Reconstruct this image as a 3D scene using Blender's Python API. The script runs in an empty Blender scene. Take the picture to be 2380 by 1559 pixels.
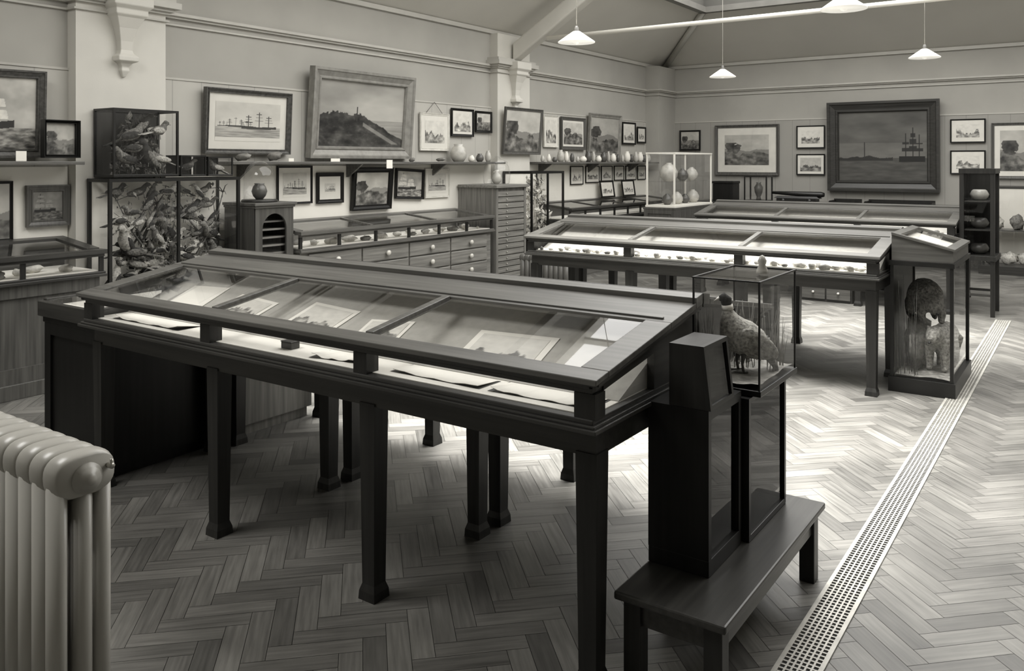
import bpy, math, random
from mathutils import Vector, Matrix, Euler, noise
random.seed(7)
R = random.random
scene = bpy.context.scene
COL = scene.collection
try:
    scene.view_settings.view_transform = 'Standard'
    scene.view_settings.look = 'None'
except Exception: pass

# ------------------------------------------------------------ materials
def tint(v): return (v, v*0.973, v*0.895, 1)
def base_mat(name):
    m = bpy.data.materials.new(name); m.use_nodes = True
    nt = m.node_tree; nt.nodes.clear()
    out = nt.nodes.new('ShaderNodeOutputMaterial')
    return m, nt, out
def ramp(nt, a, b, p0=0.3, p1=0.7):
    r = nt.nodes.new('ShaderNodeValToRGB')
    r.color_ramp.elements[0].color = tint(a); r.color_ramp.elements[0].position = p0
    r.color_ramp.elements[1].color = tint(b); r.color_ramp.elements[1].position = p1
    return r
def noisemat(name, v, var=0.15, scale=(5,5,5), rough=0.6, detail=4, bump=0.0, metal=0.0, spec=0.5):
    m, nt, out = base_mat(name)
    tc = nt.nodes.new('ShaderNodeTexCoord'); mp = nt.nodes.new('ShaderNodeMapping')
    mp.inputs['Scale'].default_value = scale
    nz = nt.nodes.new('ShaderNodeTexNoise'); nz.inputs['Scale'].default_value = 1.0; nz.inputs['Detail'].default_value = detail
    r = ramp(nt, v*(1-var), v*(1+var))
    p = nt.nodes.new('ShaderNodeBsdfPrincipled'); p.inputs['Roughness'].default_value = rough
    p.inputs['Metallic'].default_value = metal
    p.inputs['Specular IOR Level'].default_value = spec
    L = nt.links.new
    L(tc.outputs['Object'], mp.inputs['Vector']); L(mp.outputs[0], nz.inputs['Vector']); L(nz.outputs['Fac'], r.inputs['Fac'])
    L(r.outputs[0], p.inputs['Base Color']); L(p.outputs[0], out.inputs['Surface'])
    if bump:
        b = nt.nodes.new('ShaderNodeBump'); b.inputs['Strength'].default_value = bump; b.inputs['Distance'].default_value = 0.01
        L(nz.outputs['Fac'], b.inputs['Height']); L(b.outputs[0], p.inputs['Normal'])
    return m
def wood(name, v, axis='x', rough=0.35, var=0.35, spec=.5):
    sc = {'x':(2,45,45),'y':(45,2,45),'z':(45,45,2)}[axis]
    return noisemat(name, v, var, sc, rough, 6, spec=spec)
wd_x = wood('dark_wood_x', .036); wd_y = wood('dark_wood_y', .04,'y'); wd_z = wood('dark_wood_z', .020,'z',.4,spec=.35)
wt_x = wood('lit_top_wood_x', .09,'x',.34)  # same table wood, paler to stand in for skylight reflected off the tops
wm_x = wood('brown_wood_x', .085); wm_y = wood('brown_wood_y', .11,'y',.4); wm_z = wood('brown_wood_z', .085,'z',.4)
wl_y = wood('pale_wood_y', .20,'y',.5); wl_z = wood('pale_wood_z', .18,'z',.5); wl_x = wood('pale_wood_x', .2,'x',.35)
black = noisemat('black_paint', .008, .3, (8,8,8), .35)
blackw = wood('ebonised_wood', .008,'z',.4,spec=.3)
wallm = noisemat('wall_plaster', .38, .08, (1.2,1.2,1.2), .85)
ceilm = noisemat('ceiling_plaster', .60, .05, (.8,.8,.8), .9)
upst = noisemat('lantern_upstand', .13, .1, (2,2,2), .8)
pilm = noisemat('pilaster_paint', .60, .05, (2,2,2), .6)
trimm = noisemat('trim_paint', .48, .06, (3,3,3), .5)
whitem = noisemat('white_paint', .84, .03, (3,3,3), .5)
paper = noisemat('paper', .88, .04, (6,6,6), .8)
baize = noisemat('grey_lining', .42, .08, (30,30,30), .9)
paper2 = noisemat('old_paper', .6, .12, (20,20,20), .8)
matbd = noisemat('mount_board', .70, .05, (6,6,6), .8)
gilt = noisemat('gilt', .26, .2, (14,14,14), .45, bump=.12, metal=.2)
giltd = noisemat('dark_gilt', .07, .4, (40,40,40), .4, bump=.4)
metal = noisemat('radiator_enamel', .42, .05, (4,4,4), .3)
metald = noisemat('dark_radiator_enamel', .12, .05, (4,4,4), .4)
iron = noisemat('grille_iron', .45, .15, (15,15,15), .4, metal=.2)
darkhole = noisemat('duct_dark', .01, .2, (5,5,5), .9)
stone1 = noisemat('stone_light', .55, .35, (40,40,40), .8); stone2 = noisemat('stone_dark', .2, .4, (40,40,40), .8)
fur = noisemat('brown_fur', .17, .6, (60,60,60), .95, bump=.8)
furl = noisemat('pale_fur', .30, .6, (60,60,60), .95, bump=.8)
feath = noisemat('feather_mid', .15, .7, (90,90,90), .9, bump=.5)
feathd = noisemat('feather_dark', .03, .6, (80,80,80), .9, bump=.4)
feathl = noisemat('feather_pale', .40, .5, (90,90,90), .9, bump=.4)
bark = noisemat('bark', .10, .5, (50,50,50), .9, bump=.6)
leafd = noisemat('dried_leaf', .04, .6, (20,20,20), .9)
leafl = noisemat('pale_leaf', .7, .3, (20,20,20), .8)
straw = noisemat('straw', .22, .5, (30,30,30), .9)
ceram = noisemat('ceramic', .5, .2, (12,12,12), .25)
ceramd = noisemat('dark_ceramic', .10, .3, (12,12,12), .3)
brass = noisemat('brass', .5, .2, (20,20,20), .3, metal=.7)
knobm = noisemat('knob', .6, .1, (20,20,20), .2)
cordm = noisemat('cord', .5, .1, (5,5,5), .6)

def mk_glass(name='glass', tv=.975, f0=.04):
    m, nt, out = base_mat(name)
    t = nt.nodes.new('ShaderNodeBsdfTransparent'); t.inputs[0].default_value = (tv,tv,tv,1)
    g = nt.nodes.new('ShaderNodeBsdfGlossy'); g.inputs['Roughness'].default_value = .015
    g.inputs[0].default_value = (.95,.95,.95,1)
    lw = nt.nodes.new('ShaderNodeLayerWeight'); lw.inputs[0].default_value = .5
    p = nt.nodes.new('ShaderNodeMath'); p.operation='POWER'; p.inputs[1].default_value = 5.0
    a = nt.nodes.new('ShaderNodeMath'); a.operation='MULTIPLY_ADD'; a.inputs[1].default_value = .8; a.inputs[2].default_value = f0
    mx = nt.nodes.new('ShaderNodeMixShader'); L = nt.links.new
    L(lw.outputs['Facing'], p.inputs[0]); L(p.outputs[0], a.inputs[0]); L(a.outputs[0], mx.inputs[0])
    L(t.outputs[0], mx.inputs[1]); L(g.outputs[0], mx.inputs[2]); L(mx.outputs[0], out.inputs['Surface'])
    return m
glass = mk_glass()
glassd = mk_glass('dim_glass', .87, .04)
def emis(name, s, v=1.0):
    m, nt, out = base_mat(name); e = nt.nodes.new('ShaderNodeEmission')
    e.inputs[0].default_value = (v, v*.985, v*.95, 1); e.inputs[1].default_value = s
    nt.links.new(e.outputs[0], out.inputs[0]); return m
sky_m = emis('skylight_glazing', 4.7)
added_pane_m = emis('added_pane_glow', 11.0)  # glow of the added ceiling pane
def mk_shade():
    m, nt, out = base_mat('opal_glass')
    p = nt.nodes.new('ShaderNodeBsdfPrincipled'); p.inputs['Base Color'].default_value = tint(.9); p.inputs['Roughness'].default_value=.25
    p.inputs['Emission Color'].default_value = tint(1); p.inputs['Emission Strength'].default_value = .45
    nt.links.new(p.outputs[0], out.inputs[0]); return m
shade_m = mk_shade()
def mk_attr(name, rough=.6, floor=False):
    m, nt, out = base_mat(name); L = nt.links.new
    a = nt.nodes.new('ShaderNodeAttribute'); a.attribute_name = 'Col'
    p = nt.nodes.new('ShaderNodeBsdfPrincipled'); p.inputs['Roughness'].default_value = rough
    if not floor:
        L(a.outputs['Color'], p.inputs['Base Color'])
    else:
        tc = nt.nodes.new('ShaderNodeTexCoord')
        sep = nt.nodes.new('ShaderNodeSeparateColor'); L(a.outputs['Color'], sep.inputs[0])
        def nz(sc, rot):
            mp = nt.nodes.new('ShaderNodeMapping'); mp.inputs['Scale'].default_value = sc; mp.vector_type='POINT'
            r0 = nt.nodes.new('ShaderNodeMapping'); r0.inputs['Rotation'].default_value=(0,0,rot)
            L(tc.outputs['Object'], r0.inputs[0]); L(r0.outputs[0], mp.inputs[0])
            n = nt.nodes.new('ShaderNodeTexNoise'); n.inputs['Scale'].default_value=1; n.inputs['Detail'].default_value=5
            L(mp.outputs[0], n.inputs['Vector']); return n
        n1 = nz((4,70,1), -math.pi/4); n2 = nz((70,4,1), -math.pi/4)
        mx = nt.nodes.new('ShaderNodeMix'); mx.data_type='FLOAT'
        L(sep.outputs[1], mx.inputs[0]); L(n1.outputs['Fac'], mx.inputs[2]); L(n2.outputs['Fac'], mx.inputs[3])
        big = nt.nodes.new('ShaderNodeTexNoise'); big.inputs['Scale'].default_value = 1.6; big.inputs['Detail'].default_value=7; L(tc.outputs['Object'], big.inputs['Vector'])
        m1 = nt.nodes.new('ShaderNodeMath'); m1.operation='MULTIPLY_ADD'; m1.inputs[1].default_value=1.3; m1.inputs[2].default_value=.35
        L(mx.outputs[0], m1.inputs[0])
        m2 = nt.nodes.new('ShaderNodeMath'); m2.operation='MULTIPLY'; L(m1.outputs[0], m2.inputs[0]); L(sep.outputs[0], m2.inputs[1])
        m3 = nt.nodes.new('ShaderNodeMath'); m3.operation='MULTIPLY_ADD'; m3.inputs[1].default_value=1.6; m3.inputs[2].default_value=.2
        L(big.outputs['Fac'], m3.inputs[0])
        m4 = nt.nodes.new('ShaderNodeMath'); m4.operation='MULTIPLY'; L(m2.outputs[0], m4.inputs[0]); L(m3.outputs[0], m4.inputs[1])
        cc = nt.nodes.new('ShaderNodeCombineColor'); L(m4.outputs[0], cc.inputs[0])
        k1 = nt.nodes.new('ShaderNodeMath'); k1.operation='MULTIPLY'; k1.inputs[1].default_value=.973; L(m4.outputs[0],k1.inputs[0]); L(k1.outputs[0],cc.inputs[1])
        k2 = nt.nodes.new('ShaderNodeMath'); k2.operation='MULTIPLY'; k2.inputs[1].default_value=.895; L(m4.outputs[0],k2.inputs[0]); L(k2.outputs[0],cc.inputs[2])
        L(cc.outputs[0], p.inputs['Base Color'])
        rr = nt.nodes.new('ShaderNodeMath'); rr.operation='MULTIPLY_ADD'; rr.inputs[1].default_value=.25; rr.inputs[2].default_value=.25
        L(mx.outputs[0], rr.inputs[0]); L(rr.outputs[0], p.inputs['Roughness'])
    L(p.outputs[0], out.inputs['Surface']); return m
art_m = mk_attr('painted_art', .5)
floor_m = mk_attr('parquet', .4, True)
def mk_boards(name, v, k):
    m, nt, out = base_mat(name); L = nt.links.new
    tc = nt.nodes.new('ShaderNodeTexCoord'); sx = nt.nodes.new('ShaderNodeSeparateXYZ'); L(tc.outputs['Object'], sx.inputs[0])
    ad = nt.nodes.new('ShaderNodeMath'); ad.operation='ADD'; L(sx.outputs[0], ad.inputs[0]); L(sx.outputs[1], ad.inputs[1])
    mu = nt.nodes.new('ShaderNodeMath'); mu.operation='MULTIPLY'; mu.inputs[1].default_value=k; L(ad.outputs[0], mu.inputs[0])
    fr = nt.nodes.new('ShaderNodeMath'); fr.operation='FRACT'; L(mu.outputs[0], fr.inputs[0])
    gt = nt.nodes.new('ShaderNodeMath'); gt.operation='LESS_THAN'; gt.inputs[1].default_value=.03; L(fr.outputs[0], gt.inputs[0])
    mx = nt.nodes.new('ShaderNodeMix'); mx.data_type='RGBA'; mx.inputs[6].default_value=tint(v); mx.inputs[7].default_value=tint(v*.75)
    L(gt.outputs[0], mx.inputs[0])
    p = nt.nodes.new('ShaderNodeBsdfPrincipled'); p.inputs['Roughness'].default_value=.6
    L(mx.outputs[2], p.inputs['Base Color']); L(p.outputs[0], out.inputs[0]); return m
dado_m = mk_boards('match_boarding', .47, 1/.28)

# ------------------------------------------------------------ mesh builder
class MB:
    def __init__(s): s.v=[]; s.f=[]; s.m=[]; s.s=[]
    def add(s, vs, fs, m=0, sm=False):
        o=len(s.v); s.v += [tuple(p) for p in vs]
        for f in fs: s.f.append([i+o for i in f]); s.m.append(m); s.s.append(sm)
        return s
    def box(s,x0,x1,y0,y1,z0,z1,m=0):
        return s.hexa([(x0,y0,z0),(x1,y0,z0),(x1,y1,z0),(x0,y1,z0),(x0,y0,z1),(x1,y0,z1),(x1,y1,z1),(x0,y1,z1)],m)
    def hexa(s,p,m=0):
        return s.add(p,[(0,3,2,1),(4,5,6,7),(0,1,5,4),(1,2,6,5),(2,3,7,6),(3,0,4,7)],m)
    def quad(s,p,m=0): return s.add(p,[tuple(range(len(p)))],m)
    def tube(s,path,rad,n=10,m=0,sx=1.0,caps=True):
        P=[Vector(p) for p in path]; vs=[]; fs=[]
        if not hasattr(rad,'__len__'): rad=[rad]*len(P)
        prev=None
        for i,p in enumerate(P):
            d=(P[min(i+1,len(P)-1)]-P[max(i-1,0)]).normalized()
            if prev is None:
                up=Vector((0,0,1)) if abs(d.z)<.9 else Vector((0,1,0))
                a=d.cross(up).normalized()
            else:
                a=(prev-d*prev.dot(d)).normalized()
            prev=a; b=d.cross(a)
            for k in range(n):
                t=2*math.pi*k/n
                vs.append(p+a*(math.cos(t)*rad[i]*sx)+b*(math.sin(t)*rad[i]))
        for i in range(len(P)-1):
            for k in range(n):
                k2=(k+1)%n
                fs.append((i*n+k,i*n+k2,(i+1)*n+k2,(i+1)*n+k))
        if caps:
            fs.append(tuple(range(n-1,-1,-1))); fs.append(tuple(range((len(P)-1)*n,len(P)*n)))
        return s.add(vs,fs,m,True)
    def lathe(s,c,prof,n=20,m=0,sm=True,rot=0,sq=False):
        vs=[];fs=[]
        for r,z in prof:
            for k in range(n):
                t=2*math.pi*k/n+rot
                vs.append((c[0]+math.cos(t)*r,c[1]+math.sin(t)*r,c[2]+z))
        for i in range(len(prof)-1):
            for k in range(n):
                k2=(k+1)%n; fs.append((i*n+k,i*n+k2,(i+1)*n+k2,(i+1)*n+k))
        if prof[0][0]>1e-5: fs.append(tuple(range(n-1,-1,-1)))
        if prof[-1][0]>1e-5: fs.append(tuple(range((len(prof)-1)*n,len(prof)*n)))
        return s.add(vs,fs,m,sm)
    def ell(s,c,r,m=0,nu=12,nv=8,rot=None,jit=0):
        vs=[];fs=[]; M=(rot or Euler((0,0,0))).to_matrix()
        for j in range(nv+1):
            ph=math.pi*j/nv
            for k in range(nu):
                t=2*math.pi*k/nu
                v=Vector((math.sin(ph)*math.cos(t),math.sin(ph)*math.sin(t),math.cos(ph)))
                q=1+jit*noise.noise(v*2.1+Vector(c)*7)
                v=M@Vector((v.x*r[0]*q,v.y*r[1]*q,v.z*r[2]*q)); vs.append(v+Vector(c))
        for j in range(nv):
            for k in range(nu):
                k2=(k+1)%nu; fs.append((j*nu+k,(j+1)*nu+k,(j+1)*nu+k2,j*nu+k2))
        return s.add(vs,fs,m,True)
    def obj(s,name,mats,parent=None,origin=None,loc=None,rot=None,bevel=0,remesh=0,solid=0):
        me=bpy.data.meshes.new(name)
        o3=Vector(origin) if origin is not None else Vector((0,0,0))
        me.from_pydata([tuple(Vector(p)-o3) for p in s.v],[],s.f)
        if not isinstance(mats,(list,tuple)): mats=[mats]
        for m in mats: me.materials.append(m)
        for p,mi,sm in zip(me.polygons,s.m,s.s): p.material_index=min(mi,len(mats)-1); p.use_smooth=sm
        me.update()
        ob=bpy.data.objects.new(name,me); COL.objects.link(ob)
        if parent: ob.parent=parent
        elif origin is not None and loc is None: ob.location=o3
        if loc is not None: ob.location=loc
        if rot is not None: ob.rotation_euler=rot
        if remesh:
            r=ob.modifiers.new('r','REMESH'); r.mode='VOXEL'; r.voxel_size=remesh; r.use_smooth_shade=True
            q=ob.modifiers.new('q','SMOOTH'); q.iterations=4; q.factor=.6
        if bevel:
            b=ob.modifiers.new('b','BEVEL'); b.width=bevel; b.segments=2; b.limit_method='ANGLE'
        return ob
def meta(ob,label,cat,group=None):
    ob['label']=label; ob['category']=cat
    if group: ob['group']=group
    return ob
def thing(name,label,cat,loc,rot=(0,0,0),group=None):
    e=bpy.data.objects.new(name,None); e.empty_display_size=.1
    COL.objects.link(e); e.location=loc; e.rotation_euler=rot
    return meta(e,label,cat,group)
def struct(ob): ob['kind']='structure'; return ob
def dup(t,loc=None,rot=None,**props):
    KIDS={}
    for o in bpy.data.objects:
        if o.parent: KIDS.setdefault(o.parent.name,[]).append(o)
    def rec(o,par):
        c=o.copy(); COL.objects.link(c)
        if par is not None:
            c.parent=par; c.matrix_parent_inverse=o.matrix_parent_inverse.copy()
        for ch in KIDS.get(o.name,[]): rec(ch,c)
        return c
    c=rec(t,None)
    if loc is not None: c.location=loc
    if rot is not None: c.rotation_euler=rot
    for k,v in props.items(): c[k]=v
    return c

# ------------------------------------------------------------ room
XW=-6.4; XE=3.0; YB=13.9; YF=-2.2; ZW=3.26; ZL=3.98; DR=1.31
def wallbox(name,*b,m=wallm):
    return struct(MB().box(*b).obj(name,m,origin=((b[0]+b[1])/2,(b[2]+b[3])/2,b[4])))
wallbox('wall_left',XW-.15,XW,YF,YB,0,ZW)
wallbox('wall_back',XW-.15,XE+.15,YB,YB+.15,0,ZW)
wallbox('wall_right',XE,XE+.15,YF,YB,0,ZW)
wallbox('wall_front',XW-.15,XE+.15,YF-.15,YF,0,ZW)
LX0,LX1,LY0,LY1=XW+DR,XE-DR,3.2,YB-DR
mb=MB()
a=[(XW,YF,ZW),(XE,YF,ZW),(XE,YB,ZW),(XW,YB,ZW)]
yf2=YF+DR
b=[(LX0,yf2,ZL),(LX1,yf2,ZL),(LX1,LY1,ZL),(LX0,LY1,ZL)]
for i in range(4):
    j=(i+1)%4; mb.quad([a[i],a[j],b[j],b[i]])
mb.quad([(LX0,yf2,ZL),(LX1,yf2,ZL),(LX1,LY0,ZL),(LX0,LY0,ZL)])
Z2=4.55
c4=[(LX0,LY0),(LX1,LY0),(LX1,LY1),(LX0,LY1)]
for i in range(4):
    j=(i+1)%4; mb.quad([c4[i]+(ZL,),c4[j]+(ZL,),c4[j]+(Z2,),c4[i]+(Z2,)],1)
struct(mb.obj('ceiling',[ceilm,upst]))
mb=MB(); mb.quad([(LX0,LY0,Z2),(LX0,LY1,Z2),(LX1,LY1,Z2),(LX1,LY0,Z2)])
struct(mb.obj('window_1',sky_m))
mb=MB(); mb.quad([(-4.9,-.3,ZL-.01),(-4.9,1.3,ZL-.01),(-3.0,1.3,ZL-.01),(-3.0,-.3,ZL-.01)])
struct(mb.obj('added_light_pane',added_pane_m))  # unseen glowing pane, added to brighten the radiator and near left wall
mb=MB()
y=LY0
while y<LY1+.01: mb.box(LX0,LX1,y-.025,y+.025,Z2-.07,Z2-.005); y+=(LY1-LY0)/14
for x in (LX0+.02,(LX0+LX1)/2,LX1-.02): mb.box(x-.04,x+.04,LY0,LY1,Z2-.12,Z2-.006)
struct(mb.obj('trim_1',trimm))
mb=MB()
for (x0,x1,y0,y1) in ((LX0-.05,LX0+.06,LY0,LY1),(LX1-.06,LX1+.05,LY0,LY1),(LX0-.05,LX1+.05,LY1-.06,LY1+.05),(LX0-.05,LX1+.05,LY0-.05,LY0+.06)):
    mb.box(x0,x1,y0,y1,ZL-.07,ZL+.02)
struct(mb.obj('trim_2',noisemat('lantern_edge',.2,.1)))
mb=MB()
mb.tube([(XW+.1,YB-.1,ZW-.02),(LX0,LY1,ZL-.04)],.06,4)
struct(mb.obj('trim_3',trimm))
mb=MB()
mb.box(XW,XW+.035,YF,YB,ZW-.05,ZW); mb.box(XW+.035,XE,YB-.035,YB,ZW-.05,ZW)
struct(mb.obj('trim_4',trimm))
mb=MB()
pil=[(3.28,4.02),(8.68,9.42)]
for (z0,z1,o_) in ((2.785,2.81,.055),(2.765,2.785,.03),(2.705,2.72,.022)):
    segs=[(YF,pil[0][0]-o_,o_),(pil[0][0]-o_,pil[0][1]+o_,.12+o_),(pil[0][1]+o_,pil[1][0]-o_,o_),(pil[1][0]-o_,pil[1][1]+o_,.12+o_),(pil[1][1]+o_,13.2-o_,o_),(13.2-o_,YB,.25+o_)]
    for (ya,yb,dx) in segs: mb.box(XW,XW+dx,ya,yb,z0,z1)
    mb.box(XW+.25+o_,XE,YB-o_,YB,z0,z1)
for (p0,p1) in pil:
    for (z0,z1,o_) in ((2.81,2.86,.09),(2.86,2.90,.06)): mb.box(XW,XW+.12+o_,p0-o_,p1+o_,z0,z1)
struct(mb.obj('trim_5',trimm))
n=6
for (p0,p1) in pil:
    struct(MB().box(XW,XW+.12,p0,p1,0,ZW-.05).obj('trim_%d'%n,pilm)); n+=1
struct(MB().box(XW,XW+.25,13.2,YB,0,ZW-.05).obj('trim_%d'%n,wallm)); n+=1
mb=MB()
for (y0,y1) in ((YF,3.28),(4.02,8.68),(9.42,13.2)): mb.box(XW,XW+.012,y0,y1,0,2.25)
struct(mb.obj('trim_%d'%n,dado_m)); n+=1
struct(MB().box(XW+.25,XE,YB-.012,YB,0,2.25).obj('trim_%d'%n,mk_boards('shaded_match_boarding',.32,1/.28))); n+=1  # same boarding, colour darkened for the weaker light on the back wall
mb=MB()
for (y0,y1) in ((YF,3.28),(4.02,8.68),(9.42,13.2)): mb.box(XW,XW+.02,y0,y1,2.25,2.268)
mb.box(XW+.25,XE,YB-.02,YB,2.25,2.268)
struct(mb.obj('trim_%d'%n,trimm)); n+=1
mb=MB()
for (y0,y1) in ((0.5,3.27),(4.03,8.67),(9.43,13.2)): mb.box(XW+.012,XW+.02,y0,y1,.95,1.52)
struct(mb.obj('trim_%d'%n,whitem)); n+=1
struct(MB().box(XW+.012,XW+.035,YF,3.2,0,.15).box(XW+.3,XE,YB-.035,YB-.012,0,.15).obj('baseboard_left',wm_y))
for k,yy in enumerate((3.65,9.05)):
    mb=MB()
    x0=XW+.15; z0=2.87
    x1=LX0+.9; z1=z0+(x1-x0)*.62
    w=.085
    mb.hexa([(x0,yy-w,z0),(x1,yy-w,z1),(x1,yy+w,z1),(x0,yy+w,z0),(x0,yy-w,z0+.24),(x1,yy-w,z1+.22),(x1,yy+w,z1+.22),(x0,yy+w,z0+.24)])
    x0r=XE-.15; x1r=LX1-.9
    mb.hexa([(x1r,yy-w,z1),(x0r,yy-w,z0),(x0r,yy+w,z0),(x1r,yy+w,z1),(x1r,yy-w,z1+.22),(x0r,yy-w,z0+.24),(x0r,yy+w,z0+.24),(x1r,yy+w,z1+.22)])
    struct(mb.obj('trim_%d'%n,pilm,bevel=.02)); n+=1
    mb=MB().tube([(-5.75,yy-.02,3.14),(2.3,yy-.02,3.14)],.026,10)
    struct(mb.obj('trim_%d'%n,whitem)); n+=1
for yc in (3.65,9.05):
    q=math.sqrt(2)
    prof=[(.012,2.22),(.035,2.27),(.03,2.30),(.05,2.33),(.085,2.345),(.085,2.38),(.06,2.40),(.05,2.43),(.055,2.50),(.08,2.60),(.115,2.68),(.135,2.70),(.135,2.74),(.165,2.77),(.165,2.86)]
    mb=MB().lathe((XW+.13,yc,0),[(r*q*.98,z) for r,z in prof],4,0,False,math.pi/4)
    struct(mb.obj('trim_%d'%n,pilm,bevel=.006)); n+=1

# floor : herringbone blocks
def herring():
    W=.075; N=4; Lb=W*N; g=.0009
    vs=[];fs=[];cols=[]
    c,s=math.cos(math.pi/4),math.sin(math.pi/4)
    rng=random.Random(3)
    def put(x,y,w,h,g2):
        px=[(x+g,y+g),(x+w-g,y+g),(x+w-g,y+h-g),(x+g,y+h-g)]
        P=[(a*c-b*s,a*s+b*c) for a,b in px]
        cx=sum(p[0] for p in P)/4; cy=sum(p[1] for p in P)/4
        if cx<XW-.3 or cx>XE+.3 or cy<YF-.3 or cy>YB+.3: return
        o=len(vs)
        for p in P: vs.append((min(max(p[0],XW),XE),min(max(p[1],YF),YB),0))
        fs.append((o,o+1,o+2,o+3)); t=.155*(1+.5*(rng.random()-.5))
        if rng.random()<.12: t*=.7
        cols.append((t,g2,0,1))
    for k in range(-300,300):
        for m in range(-30,30):
            put(k*W,(k+2*N*m)*W,Lb,W,0); put(k*W,(k+1+2*N*m)*W,W,Lb,1)
    o=len(vs); vs.extend([(XW,YF,-.003),(XE,YF,-.003),(XE,YB,-.003),(XW,YB,-.003)]); fs.append((o,o+1,o+2,o+3)); cols.append((.04,0,0,1))
    me=bpy.data.meshes.new('floor'); me.from_pydata(vs,[],fs)
    at=me.color_attributes.new('Col','FLOAT_COLOR','CORNER')
    for f,cl in zip(me.polygons,cols):
        for l in f.loop_indices: at.data[l].color=cl
    me.materials.append(floor_m); ob=bpy.data.objects.new('floor',me); COL.objects.link(ob); struct(ob)
herring()

t=thing('floor_grille','long pale cast-iron heating grille with small slots in parquet','floor grille',(-.745,5,0))
gx0,gx1,gy0,gy1=-.812,-.68,.9,9.5
mb=MB().box(gx0,gx1,gy0,gy1,.0008,.0016); mb.obj('duct_shadow_tray',darkhole,t,(-.745,5,0))
mb=MB()
mb.box(gx0,gx0+.014,gy0,gy1,.0016,.006); mb.box(gx1-.014,gx1,gy0,gy1,.0016,.006)
nc=6; w=(gx1-gx0-.028)/nc
for i in range(1,nc): mb.box(gx0+.014+i*w-.003,gx0+.014+i*w+.003,gy0,gy1,.0016,.005)
y=gy0
while y<gy1: mb.box(gx0+.014,gx1-.014,y,y+.007,.0016,.0048); y+=.022
mb.obj('slotted_plate',iron,t,(-.745,5,0))

# ------------------------------------------------------------ pictures
def g22(v): v=max(0,min(1,v)); return v**2.2
def fb(x,y,s): return noise.fractal(Vector((x*s,y*s,3.3)),1.0,2.0,4)
def art(kind,seed):
    rng=random.Random(seed); ox=rng.random()*50
    def ship(x,hz,size):
        def fn(u,v):
            du=(u-x)/size; dv=(v-hz)/size
            if abs(du)<.5 and -.04+abs(du)*.03<dv<.07+.05*abs(du): return True
            for mx,mh in ((-.3,.62),(0,.78),(.28,.6)):
                if abs(du-mx)<.013 and 0<dv<mh: return True
                for k in (.35,.5,.64):
                    if abs(dv-mh*k*1.35)<.012 and abs(du-mx)<.13*(1.25-k): return True
            return False
        return fn
    if kind=='ships':
        S=[ship(.3,.38,.30),ship(.66,.34,.55),ship(.47,.38,.2),ship(.12,.38,.18)]
        def f(u,v):
            if v<.10: return .85
            for q in S:
                if q(u,v): return .25
            if v>.37: return .82+.05*fb(u+ox,v,3)-.06*v
            return .6+.18*fb(u*.4+ox,v*3,9)+.1*abs(u-.5)
        return f
    if kind=='sail':
        hz=.3; x=.25
        def f(u,v):
            du=u-x
            for (cx,w,lo,hi) in ((x-.02,.17,.42,.58),(x,.14,.60,.74),(x+.02,.1,.76,.87),(x+.3,.15,.4,.55),(x+.3,.12,.57,.7)):
                if lo<v<hi and abs(u-cx)<w*(1-.2*(v-lo)/(hi-lo)): return .85+.1*fb(u,v,14)-(.2 if abs(v-lo)<.02 else 0)
            if abs(u-x)<.012 and v>.3 and v<.93: return .25
            if -.03<v-hz-.15*du**2<.07 and abs(du-.15)<.36: return .2
            if v>hz: return .70+.14*fb(u+ox,v,3)
            return .5+.4*fb(u*1.2+ox,v*3,6)
        return f
    if kind=='cliff':
        hs=[rng.random() for _ in range(60)]
        def f(u,v):
            top=.50+.03*fb(u+ox,0,9)-max(0,u-.46)*.66-.10*max(0,.12-u)/.12
            if u<.56: top+=.055*hs[int(u*46)]*(1-u)
            if abs(u-.43)<.005 and v<.62 and v>.4: return .22
            n=fb(u+ox,v,7); n2=fb(u+ox,v,22)
            if v<top:
                if u>.5 and v>.06 and abs(v-(.42-(u-.5)*.75)+.06)<.03: return .45+.1*n
                return .19+.15*n+.09*max(0,n2)+.05*(v<.2)
            if v>.42: return .56+.10*fb(u*.6+ox,v,3)+.10*(1-v)+.07*u
            return .58+.07*fb(u*.5,v*6,6)-.04*(v<.3)
        return f
    if kind=='dusk':
        def f(u,v):
            for (mx,a0) in ((.76,.8),(.84,1.0),(.91,.75)):
                if abs(u-mx)<.006 and .34<v<.36+.4*a0: return .12
                for (a,lo,hi) in ((.040,.42,.50),(.036,.52,.60),(.028,.62,.68)):
                    if lo<v<.36+(hi-.36)*a0 and abs(u-mx)<a: return .16
            if .27<v<.35+.3*(u-.83)**2 and abs(u-.83)<.14: return .11
            if .29<v<.355+.03*fb(u+ox,1,5)-.08*abs(u-.25) and u<.62: return .17
            if abs(u-.3)<.005 and .3<v<.56: return .15
            if v>.33: return .33+.08*fb(u*.7+ox,v*1.6,3)+.05*(v<.55)
            return .28+.05*fb(u,v*5,6)
        return f
    if kind=='hills':
        def f(u,v):
            n=fb(u+ox,v,7)
            if v<.38+.2*fb(u+ox,0,2.5): return .36+.25*n
            if v<.75 and (u-.2)**2*9+(v-.6)**2*6<.25+.2*n: return .26+.15*n
            if v<.5+.1*fb(u+ox,4,2): return .5
            return .67+.08*fb(u+ox,v,3)
        return f
    def f(u,v):
        n=fb(u+ox,v,6)
        m=.25+.2*fb(u+ox,2,3)
        if v<m: return .6+.3*n
        if v<m+.3*(.5+fb(u+ox,7,5)): return .45+.35*n
        return .83+.05*n
    return f
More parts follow.
